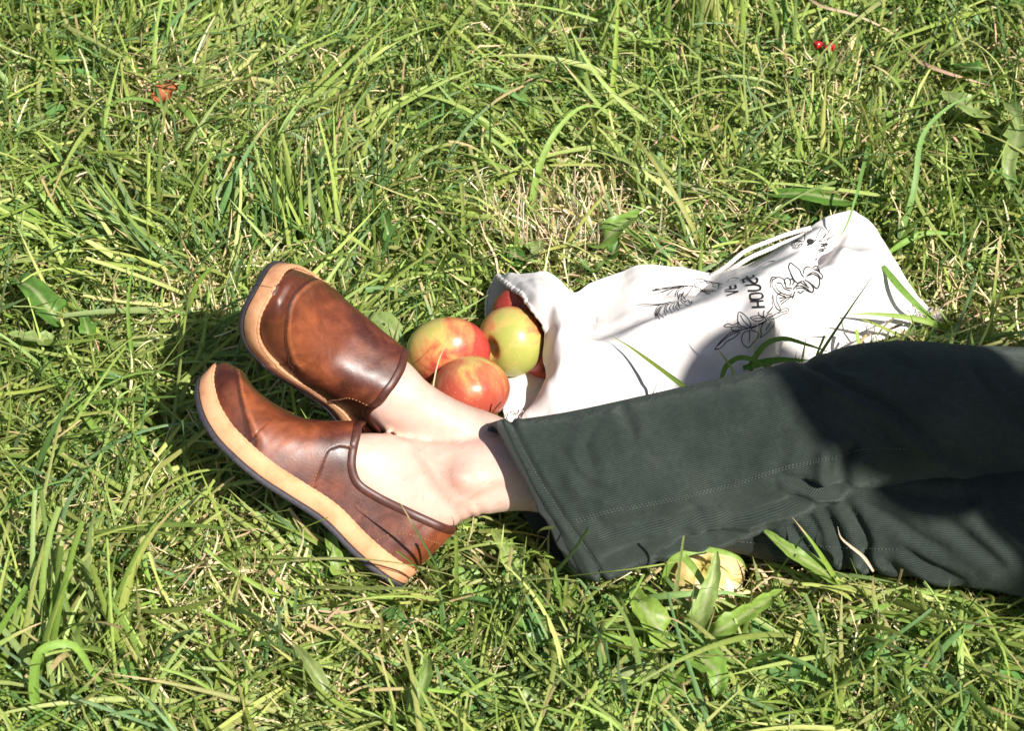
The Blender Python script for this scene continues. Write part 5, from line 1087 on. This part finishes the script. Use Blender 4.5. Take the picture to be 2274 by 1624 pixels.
blade_obj('short blade with a brown tip standing against the bag above the knee', [(1632, 845, .14), (1620, 810, .11), (1605, 790, .105), (1590, 770, .10)], .0042, (.25, .33, .06), tip=(.45, .2, .08))
blade_obj('blade with a split dark tip lying over the right corner of the bag', [(2130, 742, .03), (2085, 722, .055), (2020, 706, .066), (1950, 698, .070), (1880, 697, .072)], .0075, (.25, .37, .06))
blade_obj('blade hanging over the top corner of the bag', [(1935, 300, .03), (1915, 380, .10), (1900, 440, .11), (1880, 500, .095), (1840, 560, .088)], .0060, (.17, .32, .08))
blade_obj('long blade running down along the right edge of the bag', [(1960, 590, .065), (2000, 640, .07), (2060, 700, .06), (2130, 760, .04)], .0085, (.20, .36, .07))
blade_obj('bent blade making a corner right of the bag', [(1975, 560, .05), (2005, 540, .06), (2045, 520, .065), (2100, 518, .06), (2140, 522, .05)], .0075, (.22, .38, .07))
blade_obj('short blade with a reddish edge standing upright against the bare instep', [(860, 1000, .06), (856, 960, .10), (852, 925, .125), (850, 893, .14)], .0075, (.35, .45, .07), prof_start=.9)
blade_obj('thin grey stalk standing in front of the two left apples', [(958, 905, .12), (962, 860, .125), (975, 800, .13), (995, 755, .13)], .0018, (.62, .56, .36), name='dry_stalk')
blade_obj('very tall upright blade in the middle of the left edge area', [(300, 870, .01), (292, 780, .06), (284, 680, .10), (300, 560, .14)], .0070, (.26, .42, .08), roll=.5)
blade_obj('tall bright blade running down from the middle of the top edge', [(1350, 300, .01), (1362, 180, .06), (1370, 60, .10), (1375, -40, .13)], .0075, (.36, .48, .09), roll=.3)
blade_obj('long brown dying blade curving in from the top right edge', [(1780, -20, .05), (1830, 15, .07), (1890, 30, .075), (1960, 60, .07), (2030, 110, .05)], .0042, (.66, .48, .34), mat='straw')
blade_obj('reddish brown dead blade lying near the right edge above the dandelion', [(2010, 110, .03), (2060, 145, .05), (2130, 170, .055), (2200, 190, .04)], .0060, (.58, .38, .27), mat='straw')
blade_obj('curled dry seed stalk lying over the lower trouser leg', [(1940, 1270, .11), (1915, 1235, .12), (1890, 1215, .125), (1868, 1195, .13), (1860, 1170, .13)], .0034, (.66, .48, .34), name='dry_stalk', mat='straw')
blade_obj('straight green blade crossing the lower trouser leg upwards', [(1880, 1330, .03), (1840, 1260, .08), (1800, 1200, .12), (1760, 1150, .14)], .0058, (.28, .42, .07), tip=(.55, .42, .2))
blade_obj('arched green blade above the largest apple, left of the bag mouth', [(880, 830, .03), (950, 740, .06), (1020, 695, .08), (1085, 655, .09)], .0062, (.24, .38, .08))
blade_obj('large looping blade in the upper right, above the bag corner', [(1990, 560, .02), (2030, 420, .09), (2050, 300, .12), (2110, 235, .12), (2170, 210, .10)], .0075, (.22, .37, .11))
blade_obj('long arched blade above the centre of the picture', [(1180, 520, .01), (1190, 400, .07), (1230, 300, .11), (1300, 235, .12), (1370, 250, .10)], .0085, (.28, .42, .09))
blade_obj('thin straw line standing above the mouth of the bag', [(1107, 612, .05), (1100, 570, .06), (1080, 530, .07), (1062, 480, .08)], .0028, (.72, .56, .36), name='dry_stalk', mat='straw')
blade_obj('folded broad blade rising from the bottom left corner', [(95, 1624, .03), (75, 1520, .09), (100, 1440, .13), (150, 1430, .13), (210, 1500, .09), (270, 1560, .04)], .0105, (.26, .42, .08))
blade_obj('diagonal broad blade falling from the toe of the near shoe to the left', [(330, 1640 - 560, .02), (250, 1000, .05), (160, 880, .06), (60, 740, .05)], .0085, (.25, .41, .08))
blade_obj('blade bent across the top of the windfall apple under the trouser leg', [(1470, 1300, .05), (1500, 1240, .085), (1560, 1222, .09), (1640, 1240, .085), (1660, 1270, .06)], .0080, (.26, .40, .08))
blade_obj('blade lying diagonally over the left half of the windfall apple', [(1490, 1215, .085), (1530, 1250, .085), (1570, 1310, .07), (1600, 1370, .05)], .0085, (.24, .38, .07))
blade_obj('straight pale green blade crossing the lower half of the windfall apple', [(1420, 1330, .05), (1500, 1322, .072), (1600, 1316, .07), (1680, 1330, .05)], .0070, (.24, .38, .12))
# ---- fallen bits
def chip(label, cat, name, px, py, z, w_, l_, col, ang, seed, group=None):
    c = P(px, py, z); d = np.array([math.cos(ang), math.sin(ang), .15]); V, F, cl = leaf_mesh([c - d * l_ / 2, c + [0, 0, .006], c + d * l_ / 2], w_, cup=.6, wave=.25, col=col, seed=seed)
    cl[:, :3] = np.array(col) * (.8 + .4 * np.random.default_rng(seed).random((len(cl), 1)))
    return tag(obj(name, V, F, M['straw'], attrs={'Col': ('FLOAT_COLOR', 'POINT', cl)}), label, cat, group)
chip('curled rust brown fallen leaf in the grass of the upper left', 'leaf', 'fallen_leaf', 372, 215, .062, .013, .036, (.42, .12, .05), .9, 1)
chip('small red brown fallen leaf in the top left, above the curled rust one', 'leaf', 'fallen_leaf', 277, 92, .03, .006, .014, (.34, .07, .04), .2, 2)
chip('tiny red brown leaf in the grass right of the small one at the top left', 'leaf', 'fallen_leaf', 410, 97, .03, .005, .012, (.36, .07, .04), .9, 3)
chip('narrow orange fallen leaf in the centre of the upper lawn', 'leaf', 'fallen_leaf', 1228, 353, .035, .004, .034, (.70, .44, .26), .1, 4)
chip('yellow fallen leaf beside the red berries at the upper right', 'leaf', 'fallen_leaf', 1896, 100, .045, .006, .03, (.75, .68, .32), 1.2, 5)
chip('orange leaf at the top edge left of the centre', 'leaf', 'fallen_leaf', 963, 85, .03, .005, .014, (.55, .16, .06), .4, 6)
for px, py, lb in ((1842, 104, 'right one of two shiny red berries in the grass at the upper right'), (1815, 98, 'left one of two shiny red berries in the grass at the upper right')):
    V, F = sphere(P(px, py, .055), .0066, (1.1, 1, .9), n=14)
    rt = obj('berry', V, F, bpy.data.materials.get('berry_skin') or mat_simple('berry_skin', (.62, .02, .03), .25, 80, .2, .1, spec=.6)); tag(rt, lb, 'berry', 'red berries in the grass')
print('done')
